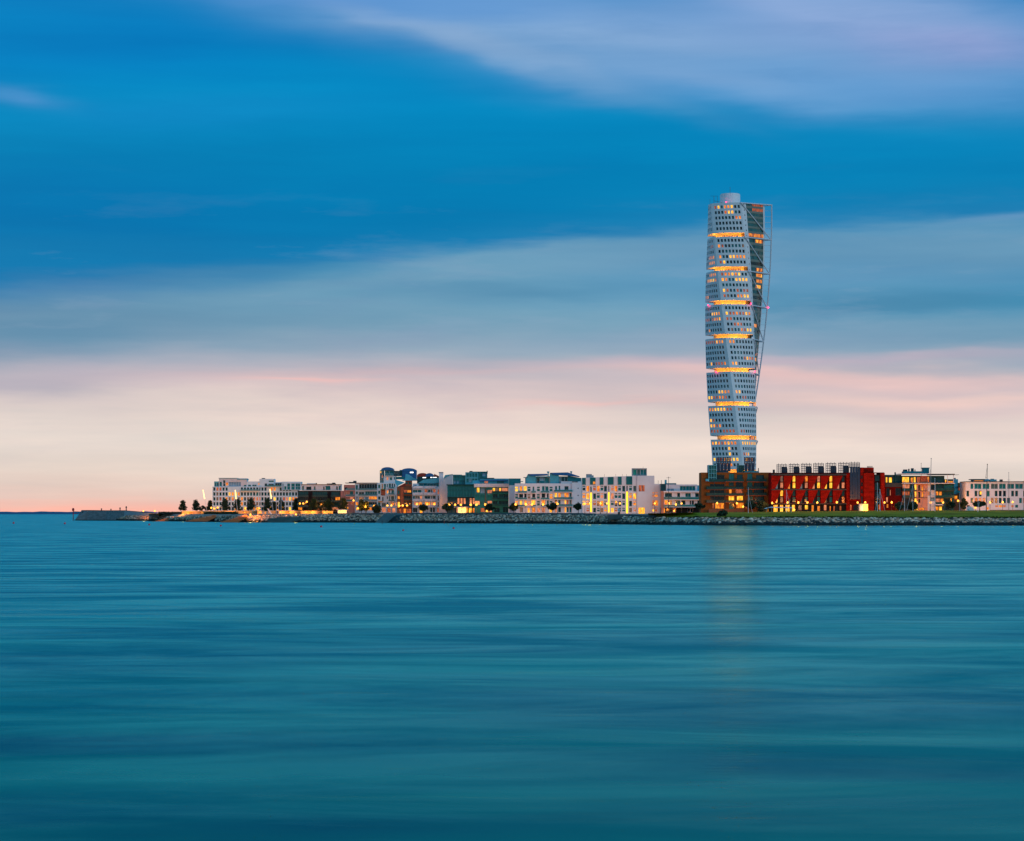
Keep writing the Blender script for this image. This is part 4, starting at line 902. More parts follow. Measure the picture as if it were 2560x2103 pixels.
b.wall(180, 192, 300, 438, pteal, g(190,36,30,205,58,50, ["ttt","ttt","tdt","ttt"]), dy=-1, depth=.99+6, name='stair_tower')
b.wall(620, 192, 715, 301.5, teal, g(630,28,22,205,32,26, ["ddd","ddd","ddd"]), dy=2, depth=6, name='stair_tower')
b.box('roof_house', 300.5, 270, 480, 301.5, pteal, dy=2, depth=8); b.box('roof_house', 716, 276, 945, 301.5, pteal, dy=6, depth=4); b.box('chimney', 937, 232, 946, 275.5, charcoal, dy=7, depth=1); b.box('chimney', 1157, 255, 1184, 301, charcoal, dy=7, depth=1.5)
b.wall(270, 340, 415, 438, dteal, [(300,345,410,400,'k'),(300,405,410,432,'k')], dy=-.6, depth=.59)
for a, c in ((310, 515), (716, 866)):
    n = 4 if a == 310 else 3; w = (c-a)/n
    for k in range(n):
        o = b.box('solar_panel', a+k*w, 175, a+(k+1)*w-5, 290 if a == 310 else 280, navy, dy=1, depth=.3)
        q = MB()
        for j in range(4): z = b.Z(84+j*26); q.box(b.X(a+k*w), b.X(a+(k+1)*w-5), b.D+1.05, b.D+1.25, z-.28, z, navy)
        for j in range(3): x = b.X(a+k*w+(w-5)*j/2); q.box(x-.22, x+.22, b.D+1, b.D+1.3, b.Z(174.5), b.Z(75), navy)
        q.build('solar_frame', b.root, b.org)
        q = MB(); q.box(b.X(a+(k+1)*w-5), b.X(a+(k+1)*w-4), b.D+.9, b.D+1.1, b.Z(290), b.Z(78), steel); q.build('panel_edge', b.root, b.org)
for v in (436, 545, 638, 742): b.balc(150 if v > 440 else 200, 418, v, 34, raild, slab=dsteel); b.balc(420, 700, v, 30, raild, slab=copper); b.balc(735, 1030 if v < 640 else 990, v, 34, raild, slab=copper)
b.box('sunshade', 138, 398, 188, 430, cyanmetal, dy=-1.2, depth=.1); b.box('sunshade', 248, 398, 305, 430, cyanmetal, dy=-1.2, depth=.1)
b.box('garden_wall', 180, 836, 700, 900, brown2, dy=-3, depth=.4, z0=4.0)
for u in (262, 420, 962): b.box('balcony_post', u, 436, u+6, 840, dteal, dy=-1.5, depth=.2)
# 15: red building
b = Bld('red_building', 'dark red building with slanted triangular openings and a row of solar frames on its roof', 1024, 7, 285, 1945, frame=redd)
b.wall(287, 320, 1385, 765, redd, (), dy=1.0, depth=12)
b.wall(287, 766, 1385, 900, dark, [(232,775,285,885,'y'),(318,775,385,885,'y'),(415,775,465,885,'y'),(495,775,560,885,'y'),(590,775,640,885,'y'),(690,780,735,860,'b'),(780,780,830,845,'y'),(880,780,915,880,'o'),(960,790,1005,870,'o'),(1060,775,1100,860,'w'),(1145,795,1165,870,'o'),(1200,790,1225,870,'r'),(1290,790,1320,860,'r')], dy=1.2, depth=12, ground=True)
for (va, vb, sh, lits) in ((350,545,0,['wd','yy','oo','wy','yy','ow']), (562,755,0,['od','dd','od','dd','dd','rd'])):
    for k in range(6):
        u = 287+k*180.5
        lo = 0 if va < 400 else 0
        # slanted red panel in front: straight left edge, sloping right edge
        b.poly('red_panel', [(u,va),(u+142,va),(u+52,vb),(u,vb)], red, -.2, 1.15)
        b.box('dividing_fin', u+176, va, u+180.4, vb, redd, dy=-.25, depth=1.2)
        top_c = {0:'b',1:'y',2:'o',3:'w',4:'y',5:'d'}[k] if va < 400 else ('y' if k == 0 else 'd'); bot_c = {0:'w',1:'y',2:'w',3:'y',4:'y',5:'w'}[k] if va < 400 else ('b' if k == 0 else 't' if k < 5 else 'r')
        for (wa, wb, ch) in ((va+2, va+88, top_c), (va+98, vb-12, bot_c)):
            x0, x1 = b.X(u+130), b.X(u+174); fm, pm = window_meshes(x1-x0, b.Z(wa)-b.Z(wb), redd, ch)
            f = bpy.data.objects.new('window', fm); COL.objects.link(f); f.parent = b.root; f.location = ((x0+x1)/2-b.org[0], .86, (b.Z(wa)+b.Z(wb))/2-b.org[2])
            p = bpy.data.objects.new('pane', pm); COL.objects.link(p); p.parent = f
        b.poly('recess_back', [(u+60,vb-4),(u+128,va+40),(u+128,vb-4)], dark, .9, .08)
        ch = ('p','o','p','w','y','w')[k] if va < 400 else 'd'
        b.poly('corner_pane', [(u+58,vb-6),(u+92,va+110),(u+92,vb-6)], GL[ch], .8, .06)
b.box('cornice', 287, 322, 1385, 345, charcoal, dy=-.5, depth=1.4); b.box('cornice', 287, 546, 1385, 561, charcoal, dy=-.5, depth=1.4); b.box('cornice', 287, 756, 1385, 768, charcoal, dy=-.6, depth=1.6)
b.box('roof', 287, 305, 1385, 321.5, redd, dy=.5, depth=12)
for k, u in enumerate((370, 548, 727, 908, 1090, 1275, 1438)):
    vt = 180-k*4.5; vb = 306 if k < 6 else 235
    q = MB(); x0, x1 = b.X(u), b.X(u+146)
    for j in range(7): x = x0+(x1-x0)*j/6; q.box(x-.12, x+.12, b.D+1, b.D+1.2, b.Z(vb), b.Z(vt-(10 if j % 2 else 0)), navy)
    for j in range(4): z = b.Z(vt+6+j*(vb-vt)/4.2); q.box(x0-.1, x1+.1, b.D+.9, b.D+1.3, z-.22, z, navy)
    q.build('solar_frame', b.root, b.org)
    if k < 6:
        q = MB(); q.box(b.X(u+72), b.X(u+146), b.D+1.35, b.D+3.4, b.Z(vb), b.Z(vt+42), navy); q.build('solar_panel', b.root, b.org)
        q = MB(); q.box(b.X(u+147), b.X(u+158), b.D+1.6, b.D+3.4, b.Z(vb), b.Z(vt+60), redd); q.build('solar_back', b.root, b.org)
b.wall(1386, 306, 1436, 900, red, (), dy=.2, ground=True)
for k in range(4): b.box('solar_panel', 1438+k*37, 215, 1438+k*37+34, 695, navy, dy=-.4, depth=.4)
b.wall(1436.5, 300, 1592, 900, redd, [(1370,790,1380,850,'o'),(1445,720,1500,735,'r')][:0]+[(1440,775,1470,860,'r'),(1490,775,1585,860,'k')], dy=.6, ground=True)
b.box('cornice', 1400, 700, 1600, 720, red, dy=-.8, depth=1.3)
b.wall(1593, 228, 1640, 900, red, [(1602,345,1628,395,'k'),(1602,445,1628,500,'k'),(1602,550,1628,610,'k'),(1602,650,1628,760,'d')], dy=.1, ground=True)
b.wall(1640.5, 310, 1788, 900, red, (), dy=-.6, ground=True); b.box('roof_house', 1640.5, 228, 1798, 309.5, red, dy=2, depth=6)
for k in range(5): b.box('flue', 1708+k*17, 205, 1714+k*17, 227.5, charcoal, dy=3, depth=.8)
b.wall(1789, 310, 1800, 900, redd, (), dy=.4, ground=True); b.wall(1800.5, 330, 1888, 900, dark, [(1812,340,1880,430,'d'),(1812,450,1880,560,'d'),(1812,580,1880,700,'k'),(1812,720,1840,850,'d'),(1862,770,1884,850,'o')], dy=1.2, ground=True)
b.wall(1889, 306, 1946, 900, red, (), dy=-.4, ground=True); b.box('roof', 1789, 300, 1946, 309, redd, dy=1.4, depth=10)
# 16: glass and copper block
b = Bld('apartment_building', 'glass and copper block with a thin flat roof canopy and brightly lit top windows', 1026, 8, 75, 1090, frame=charcoal)
b.wall(76, 460, 320, 860, redd, [(98,530,145,650,'k'),(148,555,164,640,'w'),(92,665,122,740,'w'),(100,765,130,820,'o'),(230,530,318,640,'k')], dy=.6, ground=True)
b.wall(76, 335, 325, 455, dteal, [(95,368,124,450,'y'),(140,372,190,450,'y'),(200,368,240,450,'t')], dy=2, depth=9); b.box('cornice', 76, 456, 325, 515, charcoal, dy=-.4, depth=1)
b.wall(326, 350, 950, 455, dteal, [(330,366,434,448,'y'),(455,375,492,448,'o'),(500,366,532,450,'y'),(545,365,600,450,'r'),(700,360,730,448,'o'),(745,365,830,448,'d'),(835,365,940,448,'d')], dy=.8, depth=11)
b.box('copper_panel', 600, 350, 690, 454, copper, dy=.3, depth=.49)
b.wall(326, 466, 505, 860, charcoal, [(335,474,440,560,'w'),(445,474,492,560,'d'),(335,580,440,650,'r'),(445,580,492,650,'d'),(335,680,440,840,'k'),(458,680,496,740,'p')], dy=.6, ground=True)
b.wall(505.5, 466, 700, 860, salmon, [(508,474,540,560,'y'),(562,484,590,570,'k'),(610,484,640,570,'o'),(508,580,540,660,'y'),(562,582,592,668,'k'),(610,582,640,668,'o'),(508,680,545,740,'y'),(562,690,592,745,'k'),(508,818,560,856,'y'),(570,820,650,856,'o')], dy=.2, ground=True)
b.wall(700.5, 466, 815, 860, offwhite, [(740,478,812,560,'k'),(700,580,735,640,'w'),(745,670,812,720,'p')], dy=.4, ground=True)
b.wall(815.5, 466, 1088, 860, dteal, [(820,476,930,560,'d'),(945,476,1080,560,'t'),(820,580,862,650,'o'),(868,580,915,640,'o'),(945,580,1080,660,'d'),(820,682,885,740,'w'),(890,682,935,740,'o'),(820,800,862,860,'o'),(868,800,915,860,'y'),(1042,680,1056,736,'o'),(960,690,1020,850,'k')], dy=.5, ground=True)
b.box('roof', 290, 318, 745, 327, steel, dy=-2, depth=13); b.box('roof', 745.5, 322, 1085, 336, dsteel, dy=-2, depth=12); b.box('roof', 1085.5, 334, 1155, 338, dsteel, dy=-1, depth=4)
b.box('cornice', 318, 456, 1090, 465.5, steel, dy=-1.4, depth=2.3)
for v in (565, 668): b.balc(326, 505, v, 30, raild, dy=.2); b.balc(815, 1088, v, 30, raild, dy=.2); b.box('floor_edge', 506, v, 700, v+7, dsteel, dy=-.1, depth=.29)
b.box('balcony', 812, 768, 920, 782, steel, dy=-1.4, depth=1.8)
for u in (980, 1066): b.box('roof_post', u, 336.5, u+7, 455, steel, dy=-1.6, depth=.3)
b.wall(951, 400, 1088, 455, dteal, [(960,405,985,450,'y'),(1000,425,1085,452,'o')], dy=1, depth=8)
b.box('roof_house', 370, 282, 650, 317, teal, dy=3, depth=6); b.box('roof_house', 375, 255, 425, 281.5, dteal, dy=4, depth=3); b.box('roof_house', 655, 240, 740, 317, teal, dy=3, depth=4); b.box('roof', 643, 228, 745, 239.5, teal, dy=2.5, depth=5)
b.box('chimney', 490, 236, 522, 281, dteal, dy=4.5, depth=2); b.box('chimney', 443, 245, 460, 281, charcoal, dy=4.5, depth=1); b.box('flue', 536, 255, 546, 281, charcoal, dy=4.5, depth=.6); b.box('chimney', 222, 298, 240, 450, dteal, dy=1.2, depth=.7)
# 17: brown block set back
b = Bld('apartment_building', 'small ochre and brown block with one balcony set back between two larger blocks', 1060, 8, 1090, 1255, frame=charcoal)
b.wall(1150, 452, 1256, 860, brown, [(1155,515,1250,565,'r'),(1165,700,1185,740,'o'),(1200,715,1225,745,'o')], ground=True, dy=.3); b.wall(1092, 400, 1149.5, 620, pteal, (), dy=.6, ground=False)
b.wall(1088, 620.5, 1149.5, 860, copper, [(1098,640,1140,700,'o')], dy=.4, ground=True); b.box('chimney', 1105, 380, 1125, 399.5, teal, dy=2, depth=2)
b.balc(1112, 1254, 600, 30, railg); b.box('canopy', 1115, 508, 1255, 514, charcoal, dy=-1.2, depth=1.49)
# 18: long white block on the right edge
b = Bld('apartment_building', 'long white block with a teal glazed top storey running out at the right edge', 1022, 8, 1256, 2500)
ops = [(1328,465,1372,545,'t')]+[(u,465,u+w,545,c) for u, w, c in ((1385,106,'t'),(1506,102,'t'),(1628,104,'n'),(1748,100,'t'),(1868,104,'t'),(1985,115,'t'),(2118,104,'t'),(2240,104,'t'),(2360,104,'t'))]
ops += [(u,568,u+44,655,c) for u, c in ((1268,'d'),(1388,'d'),(1448,'d'),(1568,'t'),(1684,'d'),(1744,'k'),(1806,'k'),(1926,'d'),(1984,'d'),(2102,'d'),(2162,'d'),(2300,'d'))]
ops += [(u,672,u+44,755,c) for u, c in ((1328,'t'),(1390,'r'),(1448,'w'),(1506,'w'),(1625,'b'),(1684,'b'),(1744,'d'),(1806,'d'),(1866,'d'),(2042,'t'),(2102,'w'),(2162,'d'),(2300,'d'))]
ops += [(1270,780,1320,815,'k'),(1568,808,1600,850,'o'),(1690,780,1740,815,'w'),(1744,780,1798,815,'o'),(1800,780,1850,815,'w'),(1925,780,1965,815,'w'),(1985,775,2030,820,'t')]
b.wall(1257, 440, 2500, 870, white, ops, ground=True)
q = MB(); q.box(b.X(1466), b.X(1492), b.D+.22, b.D+.33, b.Z(625), b.Z(580), GL['y']); q.build('lit_pane', b.root, b.org)
b.box('roof', 1250, 432, 2505, 439.5, charcoal, dy=-.5, depth=14); b.wall(1390, 410, 1560, 431.5, pteal, [(1400,414,1540,430,'o')], dy=3, depth=6); b.box('roof', 1365, 397, 1562, 409.5, dteal, dy=2, depth=8)
b.box('roof_house', 1562.5, 397, 1626, 431, cyanmetal, dy=4, depth=5); b.box('roof_house', 1645, 402, 1740, 431, pteal, dy=4, depth=5); b.box('roof_vent', 1795, 402, 1830, 431, charcoal, dy=4, depth=2); b.box('roof_vent', 1665, 392, 1705, 401.5, charcoal, dy=4.5, depth=2)
b.box('fence_panel', 1560, 852, 2500, 878, charcoal, dy=-8, depth=.2, z0=4.8)

# ------------------------------------------------------------------ trees
def tree(vw, u, vtop, vbot, wu, D, label, shape='round', lm=None, name='tree', trunk=True, lowv=None):
    ox, oy, s = VIEW[vw]; px = ox+u/s; x = PX(px, D); zb = zl(px)-.3 if D > 985 else None
    ztop, zbot = PZ(oy+vtop/s, D), PZ(oy+vbot/s, D); hw = wu/s*D/FP/2*(1.22 if shape == 'round' else 1.55); base = min(zl(px) if zb is None else zb, zbot-.4)
    r = empty(name, (x,D,base), label, 'tree', 'trees along the promenade' if name == 'tree' else None); org = (x,D,base); lm = lm or leafm
    if trunk:
        q = MB(); zc_ = zbot+(ztop-zbot)*.45; q.tube([(x,D,base-.3),(x+.1,D,(base+zbot)/2),(x,D,zc_)], .22, bark, 7, .09)
        for k in range(6): a = k*1.05+random.random(); q.tube([(x,D,zbot+(zc_-zbot)*random.random()*.6),(x+hw*.6*cos(a),D+hw*.6*sin(a),zbot+(ztop-zbot)*random.uniform(.4,.8))], .07, bark, 5, .03)
        q.build('trunk', r, org)
    q = MB(); H_ = ztop-zbot; cl = []
    for k in range(34):
        t = random.random(); a = random.uniform(0, 6.28)
        prof = (sin(pi*min(1, t*.92+.06))**.6) if shape == 'round' else (min(1, t*6+.45)*(1-t)**.75+.10)
        rr = hw*prof*random.random()**.5*.80; cl.append((x+rr*cos(a), D+rr*sin(a), zbot+H_*(.08+.88*t), (.42 if shape == 'round' else .40)*min(hw, H_/2)*random.uniform(.7,1.3)))
    for c in cl:
        for j in range(46):
            v = Vector((random.gauss(0,1), random.gauss(0,1), random.gauss(0,.8))).normalized()*c[3]*random.uniform(.55,1.15)
            p = Vector(c[:3])+v; sz = random.uniform(.26,.52)
            e1 = Vector((random.gauss(0,1), random.gauss(0,1), random.gauss(0,1))).normalized()*sz; e2 = e1.cross(Vector((random.gauss(0,1), random.gauss(0,1), random.gauss(0,1))).normalized())
            q.face([p-e1, p+e2*.6, p+e1, p-e2*.6], lm)
    q.build('crown', r, org)
for i, (u, vt_, vb_, w, D) in enumerate(((1570,648,770,72,1500), (1745,640,770,76,1490), (1930,648,770,58,1475))):
    tree(1, u, vt_, vb_, w, D, ['leftmost lone conical tree against the pink sky', 'second lone conical tree against the pink sky', 'slim conical tree just left of the gridded white block'][i], 'cone')
for u, vt_, vb_, w, sh, lb in ((1860,715,775,190,'round','low wide dark bush left of the gridded white block'),):
    tree(1, u, vt_, vb_, w, 1482, lb, sh, trunk=False, name='bush')
for u, vt_, w, lb in ((370,585,105,'first dark tree from the left in front of the gridded white block'), (555,590,105,'second dark tree in front of the gridded white block'), (752,570,110,'third dark tree in front of the gridded white block'),
                  (992,575,105,'fourth dark tree in front of the gridded white block'), (1090,620,90,'small fifth tree in front of the gridded white block'), (1195,590,70,'sixth dark tree, behind the three white flagpoles'), (1410,575,80,'tree where the white gridded block meets the black block')):
    tree(2, u, vt_, 742, w, 1440, lb, 'cone')
for u, vt_, w, lb in ((1665,585,120,'first leafy tree from the left in front of the black block'), (1875,585,170,'broad olive tree in front of the black block'), (2110,590,110,'leafy tree at the right end of the black block')):
    tree(2, u, vt_, 745, w, 1408, lb, 'cone', leafm2)
tree(3, 232, 575, 745, 105, 1385, 'leafy tree in front of the pink brick bay', 'cone', leafm2)
tree(3, 490, 590, 745, 85, 1380, 'dark tree in front of the wide teal balconies', 'cone'); tree(3, 560, 610, 745, 75, 1378, 'lamplit olive tree in front of the wide teal balconies', 'cone', leafm2)
tree(3, 715, 660, 775, 130, 1345, 'low round dark tree left of the tallest pale block', 'round')
for vw, u, vt_, vb_, w, D, lb in ((3,1400,665,742,140,1270,'round clipped tree in front of the rounded white balconies'), (3,1748,650,740,150,1240,'round clipped tree in front of the white gable wall'), (4,490,655,738,145,1215,'round clipped tree in front of the teal clad block'),
     (4,848,645,740,115,1190,'round clipped tree in front of the narrow blank white wall'), (4,1408,642,728,145,1170,'round clipped tree in front of the slender balconies'), (4,1792,648,728,140,1170,'round clipped tree in front of the blank gable with three holes'),
     (5,1832,635,715,160,1085,'wide flat tree between the low white block and the brown building'), (6,50,760,830,180,1015,'flat clipped hedge tree left of the brown building'), (6,800,735,830,150,1012,'left half of the wide clipped trees before the brown building'),
     (6,960,738,890,230,1010,'tall wide clipped tree between brown and red buildings'), (8,480,740,845,150,1002,'clipped tree in front of the copper block'), (8,280,748,845,120,1002,'dark tree between red building and copper block'), (8,1030,735,820,140,1004,'clipped tree at the right end of the copper block'),
     (8,1230,690,840,80,1012,'narrow dark tree in front of the ochre block'), (8,1460,728,800,210,1000,'wide flat clipped tree in front of the long white block')):
    tree(vw, u, vt_, vb_, w, D, lb, 'round')
tree(6, 390, 868, 985, 150, 945, 'solitary round dark bush on the grass bank before the brown building', 'round', trunk=False, name='bush')
tree(6, 2, 950, 985, 90, 950, 'small low bush at the left end of the lawn', 'round', trunk=False, name='bush')
# long dark hedge at the left shore
for u0, u1, v, D, lb in ((1250,1560,790,1462,'clipped dark hedge along the shore left of the lone trees'), (60,560,765,1300,'dark hedge above the middle wooden stair'),):
    vw = 1 if u0 == 1250 else 2; ox, oy, s = VIEW[vw]; q = MB()
    for k in range(2600):
        u = random.uniform(u0, u1); x = PX(ox+u/s, D); zt_ = PZ(oy+v/s, D)-.25*abs(mnoise.noise(Vector((u*.02,0,0)))); z = random.uniform(zl(ox+u/s)-1.6, zt_); y = D+random.uniform(-.8,.8)
        e1 = Vector((random.gauss(0,1), random.gauss(0,1), random.gauss(0,1))).normalized()*random.uniform(.2,.4); e2 = e1.cross(Vector((random.gauss(0,1), random.gauss(0,1), random.gauss(0,1))).normalized()); p = Vector((x,y,z))
        q.face([p-e1, p+e2*.6, p+e1, p-e2*.6], leafm)
    tag(q.build('hedge'), lb, 'hedge')

# ------------------------------------------------------------------ street lamps
def lamp(px, py, D, label, power=260, pole=True, rr=.5, group='orange globe street lamps'):
    x, z = PX(px, D), PZ(py, D); base = zl(px)-.1
    if D < 985: base = zl(px)
    r = empty('street_lamp', (x,D,base), label, 'street lamp', group); org = (x,D,base)
    if pole and z-base > 1.0:
        q = MB(); q.tube([(x,D,base),(x,D,z-rr*.8)], .09, dsteel, 6, .06); q.lathe((x,D,base), [(.18,0),(.18,.5),(.1,.55)], dsteel, 8); q.build('pole', r, org)
        q = MB(); q.lathe((x,D,z+rr*.75), [(.42,0),(.3,.14),(.05,.2)], dsteel, 10); q.build('cap', r, org)
    elif z > base:
        q = MB(); q.lathe((x,D,base), [(.14,0),(.14,max(.1, z-base-rr*.7)),(.2,max(.12, z-base-rr*.65))], dsteel, 8); q.build('post', r, org)
    q = MB(); q.ball((x,D,z), rr, lamp_m, 12); q.build('globe', r, org, smooth=True)
    l = bpy.data.lights.new('lamp_light', 'POINT'); l.energy = power*LP; l.color = (1,.30,.035); l.shadow_soft_size = .3
    lo = bpy.data.objects.new('lamp_light', l); COL.objects.link(lo); lo.parent = r; lo.location = (0, -.2, z-base+rr+.35)
LP = 4.6
LS = [(2,[(165,705,1),(210,715,.5),(258,700,1),(400,690,1.6),(668,712,1.3),(870,712,1.2),(1030,690,1.6),(1108,700,.8),(1215,700,.8)],1450,'gridded white block'),
      (2,[(1465,640,1),(1515,640,.7),(1568,615,1.2),(1700,680,1.4),(1840,620,1.3),(2035,745,1.2)],1412,'black block'),
      (3,[(375,595,1.3),(440,712,1),(550,690,1),(675,675,1),(730,675,1)],1376,'pink brick bay block'),
      (3,[(870,670,1),(930,670,1)],1350,'tallest pale block'), (3,[(1048,675,1.2),(1095,670,1),(1160,670,1)],1330,'blue roofed brown house'),
      (3,[(1305,650,.6),(1455,650,.7),(1560,650,.7)],1280,'rounded white balconies'),
      (3,[(1778,662,1),(1865,660,.8),(1950,660,1.1),(2095,660,1.1)],1240,'pink lit glass-fronted block'),
      (4,[(75,660,.01),(215,660,1.1),(300,658,1.4),(430,655,.8),(455,750,1.3)],1222,'teal clad block'),
      (4,[(875,655,1),(1025,655,1),(1115,655,1.2),(1278,655,1),(1490,645,.6)],1180,'slender balconied white block'),
      (5,[(130,645,1),(205,640,.8),(360,640,.9),(455,640,1),(645,640,1),(1155,640,1.2)],1108,'yellow striped white building'),
      (5,[(1365,640,1),(1465,655,1),(1550,640,1),(1440,750,.9)],1100,'low white block'),
      (6,[(310,755,1.2),(600,755,1.2),(690,805,1)],1022,'brown building'),
      (7,[(296,752,1),(522,745,1.4),(618,850,1.2),(680,745,1.1),(812,745,1.1),(958,745,1.1),(1245,742,1.1),(1550,745,1),(1662,742,1.1),(1945,745,1)],1004,'red building'),
      (8,[(172,743,1.1),(540,745,1.2),(740,745,1),(925,745,1.2)],1006,'glass and copper block'), (8,[(1145,720,1.2)],1020,'ochre block'),
      (8,[(1400,820,.8),(1615,742,1),(1800,740,1.2),(1948,738,1.2)],1004,'long white right-hand block')]
ORD = ['first','second','third','fourth','fifth','sixth','seventh','eighth','ninth','tenth','eleventh']
for vw, ls, D, nm in LS:
    ox, oy, s = VIEW[vw]; ls = [l for l in ls if l[2] > .05]
    for i, (u, v, pw) in enumerate(ls):
        lb = f'glowing orange globe lamp, {ORD[i]} from left before the {nm}' if len(ls) > 1 else f'single glowing orange globe lamp before the {nm}'
        lamp(ox+u/s, oy+v/s, D, lb, (420 if D in (1004,1006,1022) else 260)*pw, rr=.42 if D < 1150 else .55)
for px, py, D, lb in ((458,1287,1418,'low lamp at the top of the leftmost wooden stair'), (626,1287,1243,'low lamp at the top of the right wooden stair'), (740,1287,1240,'low lamp on the dark concrete terrace'), (358.5,1278,1500,'small low lamp on the landward end of the mole'), (387,1278,1490,'twin height lamp beside the mole end')):
    lamp(px, py, D, lb, 2200, pole=False, rr=.5, group='low shore lamps')
# low bollard lamps lighting the promenade wall on the left
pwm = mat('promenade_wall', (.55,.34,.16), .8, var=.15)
r = empty('promenade_wall', (PX(460,1395),1395,5), 'long low pale wall lit orange along the left promenade', 'wall')
xs = [455+i*27 for i in range(15)]
for i, (a, c) in enumerate(zip(xs, xs[1:])):
    D = interp([(455,1440),(560,1385),(860,1330)], (a+c)/2); q = MB(); q.box(PX(a,D), PX(c,D)-.03, D, D+.5, 4.4, zl(a)+.3 if a > 500 else 6.1, pwm); q.build('wall_panel', r, (PX(460,1395),1395,5))
for i, px in enumerate([470,505,538,555,580,612,650,700,724,765,778,812,830,868]):
    D = interp([(455,1440),(560,1385),(860,1330)], px)-4.5
    x, z0 = PX(px, D), zl(px)-1.7; r2 = empty('bollard_lamp', (x,D,z0), f'low bollard lamp, number {i+1} from the left along the lit promenade wall'.replace('number '+str(i+1), (ORD+['twelfth','thirteenth','fourteenth'])[i]), 'bollard lamp', 'bollard lamps on the left promenade')
    q = MB(); q.lathe((x,D,z0-.5), [(.12,0),(.12,1.3),(.16,1.32)], dsteel, 8); q.build('post', r2, (x,D,z0))
    q = MB(); q.lathe((x,D,z0+.83), [(.22,0),(.25,.3),(.1,.42)], lamp_m, 8); q.build('globe', r2, (x,D,z0))
    l = bpy.data.lights.new('bollard_light', 'POINT'); l.energy = 420*LP; l.color = (1,.34,.02); l.shadow_soft_size = .2
    lo = bpy.data.objects.new('bollard_light', l); COL.objects.link(lo); lo.parent = r2; lo.location = (0, 1.0, 1.9)

# leaning light masts, flagpoles, sailing masts
def leaning(vw, u0, v0, u1, v1, D, label):
    ox, oy, s = VIEW[vw]; x0, z0, x1, z1 = PX(ox+u0/s,D), PZ(oy+v0/s,D), PX(ox+u1/s,D), PZ(oy+v1/s,D); z1 = min(z1, zl(ox+u1/s))
    r = empty('light_mast', (x1,D,z1), label, 'light mast', 'leaning light masts'); org = (x1,D,z1); q = MB(); q.tube([(x1,D,z1),(x0,D,z0)], .13, steel, 6, .07); q.build('pole', r, org)
    f = lambda t: (x1+(x0-x1)*t, D-.25, z1+(z0-z1)*t)
    q = MB(); q.tube([f(.55),f(.75),f(.96)], .34, mat('mast_light', (1,.8,.5), emit=2.2, ecol=(1,.62,.2)), 8, .22); q.build('light_tube', r, org)
leaning(2, 42, 425, 102, 690, 1440, 'leftmost leaning mast with glowing tip, against the sky')
leaning(2, 515, 430, 550, 745, 1425, 'second leaning mast with glowing tip, left part of the gridded white block')
leaning(2, 1025, 415, 1075, 745, 1415, 'third leaning mast with glowing tip, left of the white flagpoles')
def pole(px, py0, py1, D, label, r0=.1, m=None, name='flagpole', cat='flagpole', group=None, stays=(), cross=None, lean=0):
    x = PX(px, D); z0, z1 = PZ(py1, D), PZ(py0, D); z0 = min(z0, zl(px)); r = empty(name, (x,D,z0), label, cat, group); org = (x,D,z0); m = m or steel
    q = MB(); q.tube([(x,D,z0),(x+lean,D,z1)], r0, m, 6, r0*.6); q.build('pole', r, org)
    q = MB(); q.ball((x+lean,D,z1+.08), r0*1.3, m, 6); q.build('finial', r, org)
    for (pa, ya, pb, yb) in stays:
        q = MB(); q.tube([(PX(pa,D),D-.2,PZ(ya,D)),(PX(pb,D),D-.2,PZ(yb,D))], .05, m, 4); q.build('stay', r, org)
    if cross:
        q = MB(); z = PZ(cross[0], D); q.tube([(x-cross[1],D,z),(x+cross[1],D,z)], .06, m, 5); q.build('crosstree', r, org)
for i, u in enumerate((1120,1155,1190)):
    pole(500+u/5.87, 1150+556/5.87, 1287, 1290, f'{("left","middle","right")[i]} of three white flagpoles in front of the gridded white block', .13, group='three white flagpoles')
pole(1740+768/5.87, 1130+530/5.87, 1285, 965, 'pale mast with one slanting stay in front of the brown building', .11, name='mast', cat='mast', stays=[(1740+772/5.87,1130+640/5.87,1740+832/5.87,1285)])
pole(1740+1328/5.87, 1130+565/5.87, 1282, 965, 'pale mast with one slanting stay in front of the red building', .09, name='mast', cat='mast', stays=[(1740+1328/5.87,1130+580/5.87,1740+1402/5.87,1282)])
pole(1880+1840/5.87, 1130+460/5.87, 1278, 965, 'pale mast with short crosspiece at the right end of the red building', .12, name='mast', cat='mast', cross=(1130+742/5.87,.7))
pole(1880+1878/5.87, 1130+560/5.87, 1278, 968, 'white mast with spread stays like a tripod by the red building', .15, name='mast', cat='mast', stays=[(1880+1875/5.87,1130+570/5.87,1880+1805/5.87,1277),(1880+1870/5.87,1130+545/5.87,1880+1950/5.87,1277)])
pole(2200+360/5.87, 1130+440/5.87, 1277, 968, 'pale mast with slanting stay before the dark part of the copper block', .11, name='mast', cat='mast', stays=[(2200+345/5.87,1130+640/5.87,2200+285/5.87,1277)])
pole(2200+482/5.87, 1130+480/5.87, 1277, 970, 'thin grey mast whose stay leans left before the copper block', .09, name='mast', cat='mast', stays=[(2200+482/5.87,1130+490/5.87,2200+390/5.87,1277)])
pole(2200+735/5.87, 1130+100/5.87, 1277, 975, 'tallest slightly tilted mast rising above the copper block', .16, name='mast', cat='mast', lean=.45, stays=[(2200+745/5.87,1130+250/5.87,2200+600/5.87,1270)], m=mat('grey_mast', (.25,.24,.26), .5))
pole(2200+805/5.87, 1130+395/5.87, 1277, 968, 'bright white flagpole in front of the copper block', .15)
pole(2200+604/5.87, 1130+170/5.87, 1130+316/5.87, 1030, 'thin dark mast standing above the copper block roof', .12, name='mast', cat='mast', m=dsteel)
